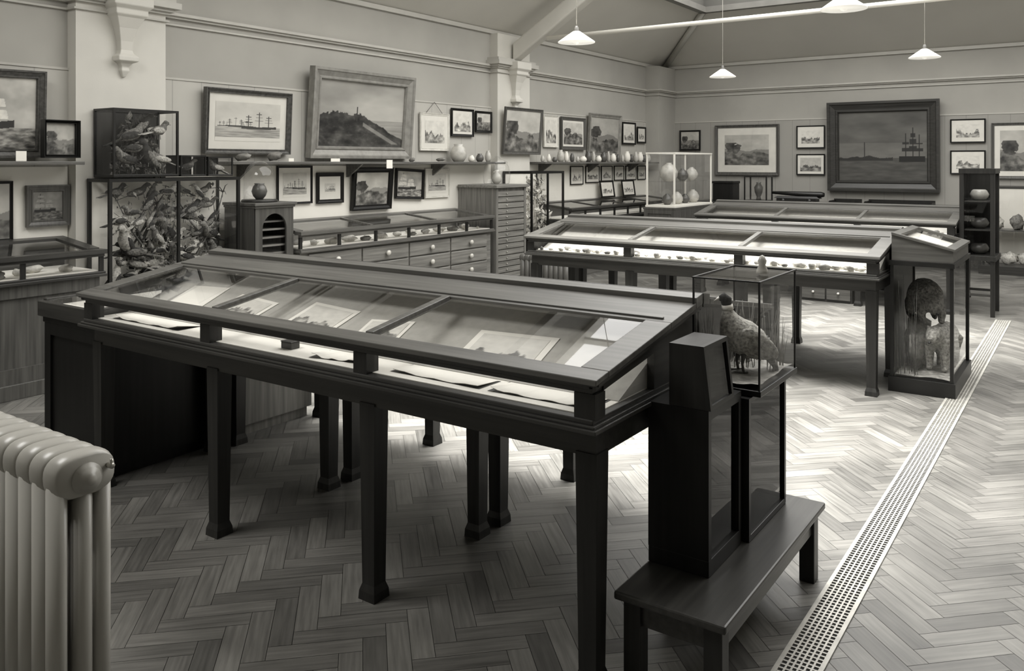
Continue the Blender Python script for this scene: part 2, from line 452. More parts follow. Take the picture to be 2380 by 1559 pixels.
def canvas(x0,x1,z0,z1,y,kind,seed,parent,nx,nz,gain=1.0,flat=False):
    f=art(kind,seed); vs=[];fs=[];cl=[]
    for j in range(nz+1):
        for i in range(nx+1):
            u=i/nx;v=j/nz
            px=x0+(x1-x0)*u; pz=z0+(z1-z0)*v
            vs.append((px,pz,y) if flat else (px,y,pz)); q=g22(f(u,v)*gain); cl.append((q,q*.973,q*.895,1))
    for j in range(nz):
        for i in range(nx):
            k=j*(nx+1)+i; fs.append((k,k+1,k+nx+2,k+nx+1))
    me=bpy.data.meshes.new('picture'); me.from_pydata(vs,[],fs)
    at=me.color_attributes.new('Col','FLOAT_COLOR','POINT')
    for i,c in enumerate(cl): at.data[i].color=c
    me.materials.append(art_m); o=bpy.data.objects.new('picture',me); COL.objects.link(o); o.parent=parent; return o
def rings_frame(w,h,fw,d,mat,parent,prof=None):
    prof=prof or [(0,0),(0,1),(.22,1),(.3,.85),(.7,.6),(.78,.72),(.9,.72),(1,.45),(1,.1)]
    vs=[];fs=[]
    for (i,dd) in prof:
        k=i*fw; y=-dd*d
        vs+=[(-w/2+k,y,k),(w/2-k,y,k),(w/2-k,y,h-k),(-w/2+k,y,h-k)]
    for r in range(len(prof)-1):
        for k in range(4):
            k2=(k+1)%4; fs.append((r*4+k,r*4+k2,(r+1)*4+k2,(r+1)*4+k))
    mb=MB().add(vs,fs); return mb.obj('frame',mat,parent)
def picture(wall,a0,a1,z0,z1,label,kind='sketch',fw=.025,d=.03,fm=None,mount=0,tilt=0,seed=1,gain=1.0,cat='framed picture',off=0,group=None,res=1.0,cord=False,glazed=False,roll=0,xw=None):
    fm=fm or blackw; w=a1-a0; h=(z1-z0)/math.cos(tilt)
    if wall=='L': loc=((xw if xw is not None else XW+.03)+off,(a0+a1)/2,z0); rz=math.pi/2
    else: loc=((a0+a1)/2,YB-.03-off,z0); rz=0
    t=thing('framed_picture',label,cat,loc,(tilt,roll,rz),group)
    rings_frame(w,h,fw,d,fm,t)
    MB().box(-w/2+fw*.5,w/2-fw*.5,-.006,-.001,fw*.5,h-fw*.5).obj('backing',paper2,t)
    y=-d*.25-.004
    if mount:
        mx0,mx1,mz0,mz1=-w/2+fw,w/2-fw,fw,h-fw
        ix0,ix1,iz0,iz1=mx0+mount,mx1-mount,mz0+mount,mz1-mount
        mb=MB().quad([(mx0,y,mz0),(mx1,y,mz0),(mx1,y,mz1),(mx0,y,mz1)]); mb.obj('mount',matbd,t)
        y-=.002
    else: ix0,ix1,iz0,iz1=-w/2+fw*.95,w/2-fw*.95,fw*.95,h-fw*.95
    nx=int(max(14,min(260,(ix1-ix0)*150*res))); nz=int(max(12,min(190,(iz1-iz0)*150*res)))
    canvas(ix0,ix1,iz0,iz1,y,kind,seed,t,nx,nz,gain)
    if glazed:
        MB().quad([(-w/2+fw,y-.004,fw),(w/2-fw,y-.004,fw),(w/2-fw,y-.004,h-fw),(-w/2+fw,y-.004,h-fw)]).obj('glass',glass,t)
    if cord:
        MB().tube([(-w*.3,-.004,h-.01),(0,-.004,h+.13),(w*.3,-.004,h-.01)],.003,5).obj('cord',wd_x,t)
    return t
P=picture
P('L',2.35,3.08,1.585,2.21,'dark carved frame with painting of sailing ships in rough sea','sail',.06,.05,giltd,tilt=.08,seed=3,res=1.6,roll=-.02)
P('L',4.42,5.36,1.63,2.21,'ornate dark frame around pale print of moored sailing ships','ships',.045,.05,giltd,mount=.07,tilt=.05,seed=4,res=2,glazed=True)
P('L',5.58,7.05,1.60,2.50,'large gilt frame with oil painting of coastal town on cliff','cliff',.12,.08,gilt,tilt=.08,seed=5,res=1.3)
P('L',7.27,7.80,1.69,2.13,'pale thin frame with light watercolour hung on a cord','sketch',.03,.02,paper2,mount=.06,seed=6,cord=True)
P('L',7.84,8.28,1.87,2.21,'narrow black frame with pale pencil drawing','sketch',.03,.02,None,mount=.03,seed=7)
P('L',8.32,8.66,1.93,2.20,'small dark framed landscape sketch','hills',.03,.02,None,seed=8,gain=1.1)
P('L',8.72,9.60,1.66,2.27,'brown framed hilly landscape painting leaning forward','hills',.04,.03,wm_z,seed=9,tilt=.08,xw=XW+.15,gain=1.05)
P('L',9.90,10.28,1.77,2.22,'pale framed drawing with wide white mount','sketch',.02,.02,paper2,mount=.04,seed=10)
P('L',10.35,11.05,1.74,2.22,'wooden framed watercolour landscape with figures','hills',.05,.03,wm_z,mount=.03,seed=11,gain=1.1)
P('L',11.12,12.15,1.64,2.31,'gilt framed oil painting of fishing boats','hills',.06,.04,gilt,seed=12,gain=.95,tilt=.05)
P('L',12.28,12.75,1.85,2.22,'small black framed engraving on mount','sketch',.03,.02,None,mount=.04,seed=13)
P('L',12.82,13.14,1.88,2.16,'small black framed pale sketch','sketch',.03,.02,None,mount=.04,seed=14)
P('L',2.99,3.25,1.585,1.86,'black box frame with mounted pale fish relief standing on shelf','hills',.025,.06,None,seed=33,off=.16)
P('L',2.96,3.27,1.08,1.385,'wide brown frame with small picture of boat in waves','sail',.05,.03,wm_z,seed=15,gain=.65)
P('L',2.35,2.87,.99,1.42,'thin framed grey seascape under shelf','hills',.02,.02,None,seed=16)
P('L',5.23,5.66,1.15,1.52,'black frame around steamship photograph on white mount','ships',.02,.02,None,mount=.05,seed=17,res=2)
P('L',5.72,6.08,1.14,1.45,'black frame with small ship print on deep mount','ships',.04,.02,None,mount=.07,seed=18,res=2)
P('L',6.18,6.77,1.05,1.50,'heavy black frame with picture of rowing boat and harbour','hills',.055,.04,None,seed=19,tilt=.08,gain=1.15)
P('L',6.85,7.32,1.14,1.48,'black framed yacht picture hanging crooked','sail',.03,.03,None,seed=20,roll=.05)
P('L',7.36,7.80,1.14,1.48,'pale framed drawing of sailing ship','ships',.02,.02,paper2,mount=.04,seed=21,res=2)
for i,(a0,a1,zb) in enumerate(((10.63,11.0,1.22),(11.08,11.5,1.24),(11.57,11.93,1.25),(12.0,12.33,1.26),(12.4,12.78,1.26),(12.84,13.14,1.26))):
    P('L',a0,a1,zb,1.5,'small thin black framed print in a row','sketch',.015,.015,None,mount=.04,seed=40+i,group='small prints under the wall shelf')
P('B',-6.05,-5.66,1.76,2.12,'small black framed dark landscape','hills',.03,.02,None,seed=22)
P('B',-5.39,-4.29,1.34,2.19,'large wooden framed watercolour of harbour on pale mount','hills',.05,.04,wm_z,mount=.12,seed=23,glazed=True,gain=1.05)
P('B',-4.01,-3.56,1.78,2.15,'thin black framed wide sketch of shoreline','sketch',.02,.02,None,mount=.06,seed=24,group='pair of small wall sketches')
P('B',-4.01,-3.56,1.35,1.69,'thin black framed engraving of viaduct','sketch',.02,.02,None,mount=.04,seed=25,group='pair of small wall sketches',gain=.85)
P('B',-3.50,-1.90,1.11,2.50,'very large dark oak framed oil painting of ships at dusk','dusk',.17,.10,wd_x,seed=26,tilt=.04,gain=1.05)
P('B',-1.77,-1.31,1.84,2.19,'thin black framed seascape sketch on mount','sketch',.02,.02,None,mount=.06,seed=27,group='pair of small framed seascapes')
P('B',-1.77,-1.31,1.38,1.73,'thin dark framed pale harbour sketch','sketch',.02,.02,None,mount=.06,seed=28,group='pair of small framed seascapes')
P('B',-1.24,-.40,1.32,2.12,'wooden framed grey coastal watercolour','hills',.04,.03,wm_z,mount=.07,seed=29)

# ------------------------------------------------------------ wall shelf
def shelf(y0,y1):
    t=thing('wall_shelf','narrow dark wooden wall shelf carrying curios','shelf',(XW,(y0+y1)/2,1.53),group='wall shelf lengths')
    o=(XW,(y0+y1)/2,1.53)
    MB().box(XW+.03,XW+.29,y0,y1,1.535,1.56).obj('board',wm_y,t,o,bevel=.004)
    y=y0+.25
    while y<y1:
        MB().hexa([(XW+.02,y-.012,1.40),(XW+.04,y-.012,1.40),(XW+.04,y+.012,1.40),(XW+.02,y+.012,1.40),(XW+.02,y-.012,1.535),(XW+.25,y-.012,1.535),(XW+.25,y+.012,1.535),(XW+.02,y+.012,1.535)]).obj('bracket',wm_y,t,o)
        y+=1.35
shelf(.8,3.26); shelf(4.55,8.62); shelf(9.55,13.15)

# ------------------------------------------------------------ display tables
BA=math.atan2(.155,.40)
def bz(y): return .817+(y-.20)*.155/.40
def display_table():
    t=thing('display_table','dark wooden museum table case with sloping glazed lid and square legs','display case',(0,0,0),group='paired museum table cases')
    H=1.385; D=.75
    zt=lambda y:.94+.166*(y+.0)
    for y in (.07,.68):
        for x in (-1.335,-.445,.445,1.335):
            mb=MB(); a=.036;b=.029
            mb.hexa([(x-b,y-b,.055),(x+b,y-b,.055),(x+b,y+b,.055),(x-b,y+b,.055),(x-a,y-a,.70),(x+a,y-a,.70),(x+a,y+a,.70),(x-a,y+a,.70)])
            mb.hexa([(x-.039,y-.039,0),(x+.039,y-.039,0),(x+.039,y+.039,0),(x-.039,y+.039,0),(x-.037,y-.037,.03),(x+.037,y-.037,.03),(x+.037,y+.037,.03),(x-.037,y+.037,.03)])
            mb.hexa([(x-.037,y-.037,.03),(x+.037,y-.037,.03),(x+.037,y+.037,.03),(x-.037,y+.037,.03),(x-b,y-b,.055),(x+b,y-b,.055),(x+b,y+b,.055),(x-b,y+b,.055)])
            mb.obj('leg',wd_z,t)
    mb=MB(); mb.box(-H+.02,H-.02,.04,.065,.69,.775); mb.box(-H+.02,H-.02,.685,.71,.69,.775)
    mb.box(-H+.02,-H+.045,.065,.685,.69,.775); mb.box(H-.045,H-.02,.065,.685,.69,.775)
    mb.obj('apron',wd_x,t)
    mb=MB()
    for (o,z0,z1) in ((.025,.775,.789),(.016,.789,.798),(.006,.798,.812)):
        mb.box(-H-o+.01,H+o-.01,-o,D,z0,z1)
    mb.obj('case_base',wd_x,t,bevel=.003)
    MB().box(-H+.03,H-.03,.03,.60,.812,.815).obj('lining',paper,t)
    MB().hexa([(-H+.03,.20,.8155),(H-.03,.20,.8155),(H-.03,.61,.8155),(-H+.03,.61,.8155),(-H+.03,.20,bz(.20)),(H-.03,.20,bz(.20)),(H-.03,.61,bz(.61)),(-H+.03,.61,bz(.61))]).obj('sloping_board',baize,t)
    for x,w in ((-H+.035,.035),(-.445,.032),(.445,.032),(H-.035,.035)):
        MB().box(x-w,x+w,0,.06,.812,.885).obj('post',wd_z,t)
    mb=MB()
    for (o,z0,z1) in ((0,.885,.90),(.010,.90,.912),(.022,.912,.925)):
        mb.box(-H-o+.01,H+o-.01,-o,.06,z0,z1)
    def slab(x0,x1,y0,y1,th=.02,up=0):
        mb.hexa([(x0,y0,zt(y0)-th),(x1,y0,zt(y0)-th),(x1,y1,zt(y1)-th),(x0,y1,zt(y1)-th),(x0,y0,zt(y0)+up),(x1,y0,zt(y0)+up),(x1,y1,zt(y1)+up),(x0,y1,zt(y1)+up)])
    mb.obj('front_rail',wd_x,t,bevel=.003)
    mb=MB()
    slab(-H-.02,H+.02,-.03,.045,.018)
    slab(-H-.02,-H+.075,.045,.48); slab(H-.075,H+.02,.045,.48)
    for x in (-.445,.445): slab(x-.018,x+.018,.045,.48,.02,.004)
    mb.obj('lid_frame',wt_x,t,bevel=.003)
    mb=MB(); slab(-H-.02,H+.02,.48,D-.06); slab(-H-.02,H+.02,D-.058,D,.02,.018); slab(-H+.02,H-.02,.50,.512,.0,.006); mb.obj('top_board',wt_x,t,bevel=.002)
    for sgn in (-1,1):
        x0,x1=sorted((sgn*(H-.03),sgn*(H-.005)))
        mb=MB()
        mb.hexa([(x0,.40,.812),(x1,.40,.812),(x1,D,.812),(x0,D,.812),(x0,.40,zt(.40)-.02),(x1,.40,zt(.40)-.02),(x1,D,zt(D)-.02),(x0,D,zt(D)-.02)])
        mb.hexa([(x0,.06,.885),(x1,.06,.885),(x1,.40,.93),(x0,.40,.93),(x0,.06,zt(.06)-.02),(x1,.06,zt(.06)-.02),(x1,.40,zt(.4)-.02),(x0,.40,zt(.4)-.02)])
        for (o,z) in ((.008,0),(.018,.012)):
            xa,xb=sorted((sgn*H*.99,sgn*(H+o)))
            mb.hexa([(xa,-.01,.90+z),(xb,-.01,.90+z),(xb,D,zt(D)-.045+z),(xa,D,zt(D)-.045+z),(xa,-.01,.915+z),(xb,-.01,.915+z),(xb,D,zt(D)-.03+z),(xa,D,zt(D)-.03+z)])
        mb.obj('end_panel',wd_y,t)
    MB().hexa([(-H+.03,.612,.815),(H-.03,.612,.815),(H-.03,.62,.815),(-H+.03,.62,.815),(-H+.03,.612,zt(.6)-.02),(H-.03,.612,zt(.6)-.02),(H-.03,.62,zt(.61)-.02),(-H+.03,.62,zt(.61)-.02)]).obj('inner_back',baize,t)
    MB().box(-H,H,D-.02,D-.001,.812,zt(D)-.021).obj('back_panel',wd_x,t)
    xs=[(-H+.075,-.465),(-.425,.425),(.465,H-.075)]
    for a,b in xs:
        MB().quad([(a,.045,zt(.045)-.006),(b,.045,zt(.045)-.006),(b,.48,zt(.48)-.006),(a,.48,zt(.48)-.006)]).obj('lid_glass',glass,t)
    for a,b in ((-H+.07,-.477),(-.413,.413),(.477,H-.07)):
        MB().quad([(a,.02,.812),(b,.02,.812),(b,.02,.886),(a,.02,.886)]).obj('front_glass',glass,t)
    for sx in (-H+.018,H-.018):
        MB().quad([(sx,.06,.812),(sx,.40,.812),(sx,.40,.93),(sx,.06,.885)]).obj('end_glass',glass,t)
    return t
T0=display_table(); CX=-2.56
T0.location=(CX,2.10,0); T0['label']='dark wooden table case with sloping glazed lid holding papers'
dup(T0,(CX,3.61,0),(0,0,math.pi),label='dark wooden table case with sloping glazed lid, backing onto its pair')
dup(T0,(CX,5.88,0),(0,0,0),label='dark wooden table case with sloping glazed lid holding stone specimens')
dup(T0,(CX,7.39,0),(0,0,math.pi),label='dark wooden table case with sloping glazed lid, backing onto its pair')
dup(T0,(CX,9.52,0),(0,0,0),label='dark wooden table case with sloping glazed lid holding stone specimens')
dup(T0,(CX,11.03,0),(0,0,math.pi),label='dark wooden table case with sloping glazed lid, backing onto its pair')

def sheet(x,y,w,h,rz,label,kind=None,z=.8155,seed=1,curl=0,edge=False,board=False):
    rot=(0,0,rz)
    if board:
        ly=y-2.10; z=bz(ly)+.0015
        rot=Matrix.Rotation(BA,3,'X')@Matrix.Rotation(rz,3,'Z'); rot=rot.to_euler()
    t=thing('paper_sheet',label,'paper',(x,y,z),rot,group='documents in the table case')
    N=14; mb=MB()
    for i in range(N):
        def zz(k):
            u=abs(k/N-.5)*2; return .001+curl*(u**3)+ (curl*.25*math.sin(k*1.3+seed) if curl else 0)
        xa=-w/2+w*i/N; xb=xa+w/N; za,zb=max(.0005,zz(i)),max(.0005,zz(i+1))
        mb.hexa([(xa,-h/2,za),(xb,-h/2,zb),(xb,h/2,.0005),(xa,h/2,.0005),(xa,-h/2,za+.0016),(xb,-h/2,zb+.0016),(xb,h/2,.002),(xa,h/2,.002)])
    mb.obj('sheet',paper,t)
    if edge: MB().box(-w/2-.01,w/2+.01,-h/2-.004,h/2+.004,.0,.0004).obj('dark_cover',wd_x,t)
    if kind: canvas(-w*.42,w*.42,-h*.4,h*.4,.0036,kind,seed,t,44,30,flat=True)
    return t
sheet(-1.74,2.45,.34,.22,.05,'pale drawing sheet laid on sloping board','sketch',seed=51,board=True)
sheet(-2.72,2.47,.30,.20,-.08,'pale engraving sheet laid on sloping board','sketch',seed=52,board=True)
sheet(-2.34,2.45,.22,.16,.12,'light grey document sheet','sketch',seed=53,board=True)
sheet(-3.22,2.45,.3,.2,-.1,'pale printed sheet laid on sloping board','sketch',seed=54,board=True)
sheet(-3.62,2.47,.26,.24,.08,'blank cream paper sheet',board=True)
sheet(-1.42,2.235,.36,.12,.02,'white sheet with curling dark lower edge',curl=.012,edge=True,seed=3)
sheet(-1.84,2.23,.38,.11,-.02,'long white sheet with curling edge',curl=.009,edge=True,seed=5)
sheet(-2.33,2.235,.22,.12,.15,'small booklet of white pages with dark cover',curl=.016,edge=True,seed=6)
sheet(-3.55,2.225,.5,.11,0,'long white sheet with curling dark edge',curl=.014,edge=True,seed=8)
MB().box(-.03,.03,-.022,.022,0,.026).box(-.032,.032,-.024,.024,.026,.03).obj('small_box',wd_x,loc=(-2.62,2.22,.8156),bevel=.002)
meta(bpy.data.objects['small_box'],'tiny dark lidded box on white lining','box')

def stone_mesh(i):
    rr=random.Random(i)
    return MB().ell((0,0,0),(.035*(.7+rr.random()*.6),.022,.012+.008*rr.random()),0,9,6,None,.6)
def stones(xa,xb,ya,yb,zf,cnt,group,label,sc=1.0):
    base=[]
    for i in range(cnt):
        if i<6:
            o=stone_mesh(i).obj('stone_specimen',stone1 if i%6 else stone2); base.append(o)
        else: o=base[i%6].copy(); COL.objects.link(o)
        s=sc*(.55+.7*R()); o.scale=(s,s,s)
        o.location=(xa+(xb-xa)*(i+.5)/cnt+(R()-.5)*.03,ya+(yb-ya)*((i*0.618)%1),zf+.015*s); o.rotation_euler=(0,0,R()*3)
        meta(o,label,'stone',group)
stones(-3.85,-1.27,5.95,6.06,.8155,76,'stones in the middle table case','small pale worked flint specimen on white lining')
stones(-3.85,-1.27,9.59,9.70,.8155,50,'stones in the rear table case','small pale mineral specimen on white lining',1.1)

# ------------------------------------------------------------ dark cabinets beside table
def panel_cab(name,label,x0,x1,y0,y1,z1,mat,cat='cabinet'):
    o=((x0+x1)/2,(y0+y1)/2,0); t=thing(name,label,cat,o)
    MB().box(x0,x1,y0,y1,.06,z1-.03).box(x0+.02,x1-.02,y0+.02,y1-.02,0,.06).obj('carcass',mat,t,o)
    MB().box(x0-.015,x1+.0,y0-.015,y1,z1-.03,z1).obj('top',mat,t,o,bevel=.004)
    f=.06
    mb=MB(); z0=.06
    mb.box(x0,x0+f,y0-.012,y0,z0,z1-.03).box(x1-f,x1,y0-.012,y0,z0,z1-.03).box(x0+f,x1-f,y0-.012,y0,z0,z0+f).box(x0+f,x1-f,y0-.012,y0,z1-.03-f,z1-.03)
    mb.obj('front_stiles',mat,t,o)
    return t,o
t,o=panel_cab('dark_cabinet','tall dark wooden cabinet with glazed tray on top',-4.5,-3.955,2.2,2.94,.75,blackw)
x0,x1,y0,y1=-4.54,-3.965,2.17,2.93
mb=MB().box(x0,x1,y0,y0+.03,.751,.83).box(x0,x1,y1-.03,y1,.751,.86).box(x0,x0+.03,y0+.03,y1-.03,.751,.84).box(x1-.03,x1,y0+.03,y1-.03,.751,.84)
mb.obj('tray_frame',wd_x,t,o,bevel=.004)
MB().box(x0+.03,x1-.03,y0+.03,y1-.03,.751,.80).obj('tray_lining',whitem,t,o)
MB().quad([(x0+.03,y0+.03,.832),(x1-.03,y0+.03,.832),(x1-.03,y1-.03,.84),(x0+.03,y1-.03,.84)]).obj('tray_glass',glass,t,o)
panel_cab('low_cabinet','plain pale-sided wooden cabinet standing at table end',-4.5,-3.96,2.98,3.52,.72,wl_z)

# ------------------------------------------------------------ glass case helper
def gcase(name,label,b,w=.018,fm=black,glassy='xXyYZ',base=.03,cap=.015,bk=None,mull=0,gl=None,cat='display case',lip=0,group=None):
    x0,x1,y0,y1,z0,z1=b; gl=gl or glass
    o=((x0+x1)/2,(y0+y1)/2,z0); t=thing(name,label,cat,o,group=group)
    MB().box(x0-lip,x1+lip,y0-lip,y1+lip,z0,z0+base).obj('base',fm,t,o,bevel=.002)
    mb=MB(); za,zb=z0+base,z1-cap
    for xx in (x0,x1-w):
        for yy in (y0,y1-w): mb.box(xx,xx+w,yy,yy+w,za,zb)
    if cap:
        mb.box(x0-lip*.5,x1+lip*.5,y0-lip*.5,y0+w,zb,z1); mb.box(x0-lip*.5,x1+lip*.5,y1-w,y1+lip*.5,zb,z1)
        mb.box(x0-lip*.5,x0+w,y0+w,y1-w,zb,z1); mb.box(x1-w,x1+lip*.5,y0+w,y1-w,zb,z1)
    for i in range(mull):
        yy=y0+(y1-y0)*(i+1)/(mull+1); mb.box(x1-w,x1,yy-w*.4,yy+w*.4,za,zb)
    mb.obj('frame',fm,t,o)
    e=w*.5; g=MB(); s=MB(); cnt=[0,0]
    def face(ch,pts,bx):
        if ch in glassy: g.quad(pts); cnt[0]+=1
        else: s.box(*bx); cnt[1]+=1
    face('x',[(x0+e,y0+w,za),(x0+e,y1-w,za),(x0+e,y1-w,zb),(x0+e,y0+w,zb)],(x0,x0+e,y0+w,y1-w,za,zb))
    face('X',[(x1-e,y0+w,za),(x1-e,y1-w,za),(x1-e,y1-w,zb),(x1-e,y0+w,zb)],(x1-e,x1,y0+w,y1-w,za,zb))
    face('y',[(x0+w,y0+e,za),(x1-w,y0+e,za),(x1-w,y0+e,zb),(x0+w,y0+e,zb)],(x0+w,x1-w,y0,y0+e,za,zb))
    face('Y',[(x0+w,y1-e,za),(x1-w,y1-e,za),(x1-w,y1-e,zb),(x0+w,y1-e,zb)],(x0+w,x1-w,y1-e,y1,za,zb))
    face('Z',[(x0+w,y0+w,z1-.004),(x1-w,y0+w,z1-.004),(x1-w,y1-w,z1-.004),(x0+w,y1-w,z1-.004)],(x0+w,x1-w,y0+w,y1-w,zb,z1))
    if cnt[0]: g.obj('glass',gl,t,o)
    if cnt[1]: s.obj('panel',bk or fm,t,o)
    return t,o

# ------------------------------------------------------------ animals
def bird_mb(kind=0):
    mb=MB()
    pitch=[.3,.9,.1][kind%3]
    c,s=math.cos(pitch),math.sin(pitch)
    def T(x,z): return (x*c-z*s,0,x*s+z*c)
    path=[T(-.075,-.004),T(-.05,0),T(-.02,.002),T(.015,.004),T(.04,.014)]
    hx,hz=path[-1][0],path[-1][2]
    path+=[(hx+.012,0,hz+.022),(hx+.026,0,hz+.032),(hx+.042,0,hz+.030),(hx+.05,0,hz+.027)]
    mb.tube(path,[.004,.018,.028,.03,.023,.016,.018,.012,.003],10,0)
    mb.tube([(hx+.045,0,hz+.028),(hx+.072,0,hz+.022)],[.005,.001],6,1)
    a=T(-.06,-.002); b_=T(-.16,-.012)
    mb.hexa([(a[0],-.012,a[2]-.004),(a[0],.012,a[2]-.004),(b_[0],.02,b_[2]-.002),(b_[0],-.02,b_[2]-.002),(a[0],-.012,a[2]+.004),(a[0],.012,a[2]+.004),(b_[0],.02,b_[2]+.002),(b_[0],-.02,b_[2]+.002)],1)
    for sg in (-1,1):
        q=T(-.02,.006)
        mb.ell((q[0],sg*.024,q[2]),(.055,.008,.019),1,10,6,Euler((0,-pitch+.1,0)))
        mb.tube([(0,sg*.01,-.02),(.004,sg*.01,-.052)],.0022,5,1)
    return mb
bird_base={}
def bird(pos,yaw,sc,kind,mats,label,group):
    k=(kind,mats[0].name,mats[1].name)
    if k not in bird_base:
        o=bird_mb(kind).obj('stuffed_bird',list(mats)); bird_base[k]=o
    else: o=bird_base[k].copy(); COL.objects.link(o)
    o.location=pos; o.rotation_euler=(0,0,yaw); o.scale=(sc,sc,sc)
    return meta(o,label,'bird',group)
BM=[(feath,feathd),(feathd,feath),(feathl,feathd),(feath,feathl)]
BL=['small brown stuffed bird perched on branch','small dark stuffed bird with spread tail','pale breasted stuffed bird perched on branch','speckled stuffed bird with lighter wings']
def foliage(name,label,cx,cy,z0,rx,ry,h,n,mats,leaf=.035,seed=0,cat='foliage',even=False):
    rr=random.Random(seed); mb=MB()
    for i in range(n):
        a=rr.random()*6.28; r=math.sqrt(rr.random()); z=z0+h*rr.random()**(1.0 if even else 1.2)
        q=1 if even else 1-.55*((z-z0)/h)
        p=Vector((cx+rx*r*q*math.cos(a),cy+ry*r*q*math.sin(a),z))
        d=Euler((rr.random()*6,rr.random()*6,rr.random()*6)).to_matrix(); l=leaf*(.5+rr.random())
        mb.quad([p,p+d@Vector((l*.5,l*.25,0)),p+d@Vector((l,0,l*.15)),p+d@Vector((l*.5,-l*.25,0))],rr.randrange(len(mats)))
    for i in range(n//14+2):
        a=rr.random()*6.28; r=rr.random()*.5
        mb.tube([(cx+rx*r*math.cos(a)*.3,cy+ry*r*math.sin(a)*.3,z0),(cx+rx*r*math.cos(a),cy+ry*r*math.sin(a),z0+h*rr.random())],[.004,.002],4)
    ob=mb.obj(name,list(mats),origin=(cx,cy,z0)); ob['kind']='stuff'; return meta(ob,label,cat)

x0,x1,y0,y1=-6.27,-5.96,3.36,4.51
o=((x0+x1)/2,(y0+y1)/2,0)
t=thing('base_cabinet','dark wooden base cabinet beneath bird display case','cabinet',o)
MB().box(x0,x1,y0,y1,0,.55).obj('carcass',blackw,t,o,bevel=.004)
MB().box(x1,x1+.012,y0+.03,y1-.03,.08,.5).obj('door',wd_z,t,o)
gcase('bird_case','tall black framed glass case of small stuffed birds on branches',(x0,x1,y0,y1,.552,1.43),w=.024,fm=black,glassy='XyYZ',base=.03,cap=.025,bk=paper,mull=1,lip=.0)
brs=[[(-6.15,3.42,.6),(-6.12,3.6,.85),(-6.15,3.72,1.0),(-6.13,3.85,1.22)],[(-6.12,3.9,.59),(-6.12,3.8,.8),(-6.1,3.62,1.02),(-6.12,3.5,1.28)],
     [(-6.14,4.4,.6),(-6.12,4.28,.9),(-6.13,4.12,1.1),(-6.12,4.0,1.3)],[(-6.12,4.12,.6),(-6.1,4.2,.82),(-6.12,4.38,1.05),(-6.1,4.44,1.3)]]
for i,p in enumerate(brs):
    mb=MB().tube(p,[.013,.010,.007,.003],7)
    for k in range(1,4):
        q=Vector(p[k])
        for s_ in range(5):
            e=q+Vector(((R()-.5)*.12,(R()-.5)*.34,(R()-.2)*.24)); e.x=min(max(e.x,-6.22),-6.02); e.y=min(max(e.y,3.42),4.45); e.z=min(e.z,1.37)
            mb.tube([q,(q+e)/2+Vector((0,0,.02)),e],[.005,.0035,.0015],5)
    ob=mb.obj('branch',bark,origin=p[0]); meta(ob,'bare twisted branch inside bird case','branch','branches in the bird case')
rb=random.Random(11)
pts=[]
for row,(z,cnt) in enumerate(((1.32,7),(1.2,7),(1.08,7),(.97,8),(.87,8),(.77,8),(.69,9))):
    for i in range(cnt):
        pts.append((3.47+(4.42-3.47)*(i+.5+.5*(rb.random()-.5)+(.25 if row%2 else -.1))/cnt,z+(rb.random()-.5)*.07))
for i,(y,z) in enumerate(pts):
    k=rb.randrange(4); sc=.75+.5*rb.random()+(.45 if z<1.0 and i%3==0 else 0)
    bird((-6.18+.13*rb.random(),min(max(y,3.48),4.4),min(z,1.32)),(1.57 if rb.random()<.5 else -1.57)+(rb.random()-.5)*1.4,sc,rb.randrange(3),BM[k],BL[k],'stuffed birds in the large case')
foliage('foliage','pale dried leaves and grasses at base of bird case',-6.13,3.95,.583,.11,.50,.40,320,[leafl,feath,bark,leafd],.045,9)
foliage('foliage','small dried leaves on branches of bird case',-6.14,3.93,.9,.09,.48,.45,200,[bark,feath,feathl],.035,19,even=True)
gcase('raptor_case','dark glass case with stuffed birds among dense foliage',(-6.27,-5.99,3.41,3.95,1.44,1.96),w=.016,fm=black,glassy='XyYZ',base=.02,cap=.016,bk=wd_z)
foliage('foliage','dense dark dried foliage filling bird case',-6.13,3.68,1.461,.12,.24,.42,620,[leafd,leafd,feath,bark],.05,1)
for i,(y,z,s_,k) in enumerate(((3.60,1.76,1.5,0),(3.72,1.60,1.6,1),(3.82,1.80,1.3,2),(3.54,1.58,1.3,0),(3.70,1.84,1.1,1),(3.82,1.58,1.2,0),(3.62,1.66,1.2,2))):
    bird((-6.06,y,z),(1.57,-1.2,1.9,-1.4,1.2,-1.8,1.5)[i],s_,k,[BM[0],BM[1],BM[3]][i%3],'dark stuffed bird among foliage','stuffed birds in the dark case')
gcase('small_case','small dark glazed case of stuffed birds on top of larger case',(-6.2,-5.99,3.97,4.2,1.44,1.61),w=.01,fm=black,glassy='XyY',base=.012,cap=.01,bk=wd_z)
bird((-6.07,4.08,1.515),1.4,1.0,0,BM[0],BL[0],'birds in small cases')
gcase('small_case','low glazed case with small bird specimens',(-6.2,-5.99,4.22,4.46,1.44,1.60),w=.01,fm=black,glassy='XyY',base=.012,cap=.01,bk=wd_z)
bird((-6.07,4.34,1.51),-1.4,1.1,0,BM[3],BL[3],'birds in small cases')

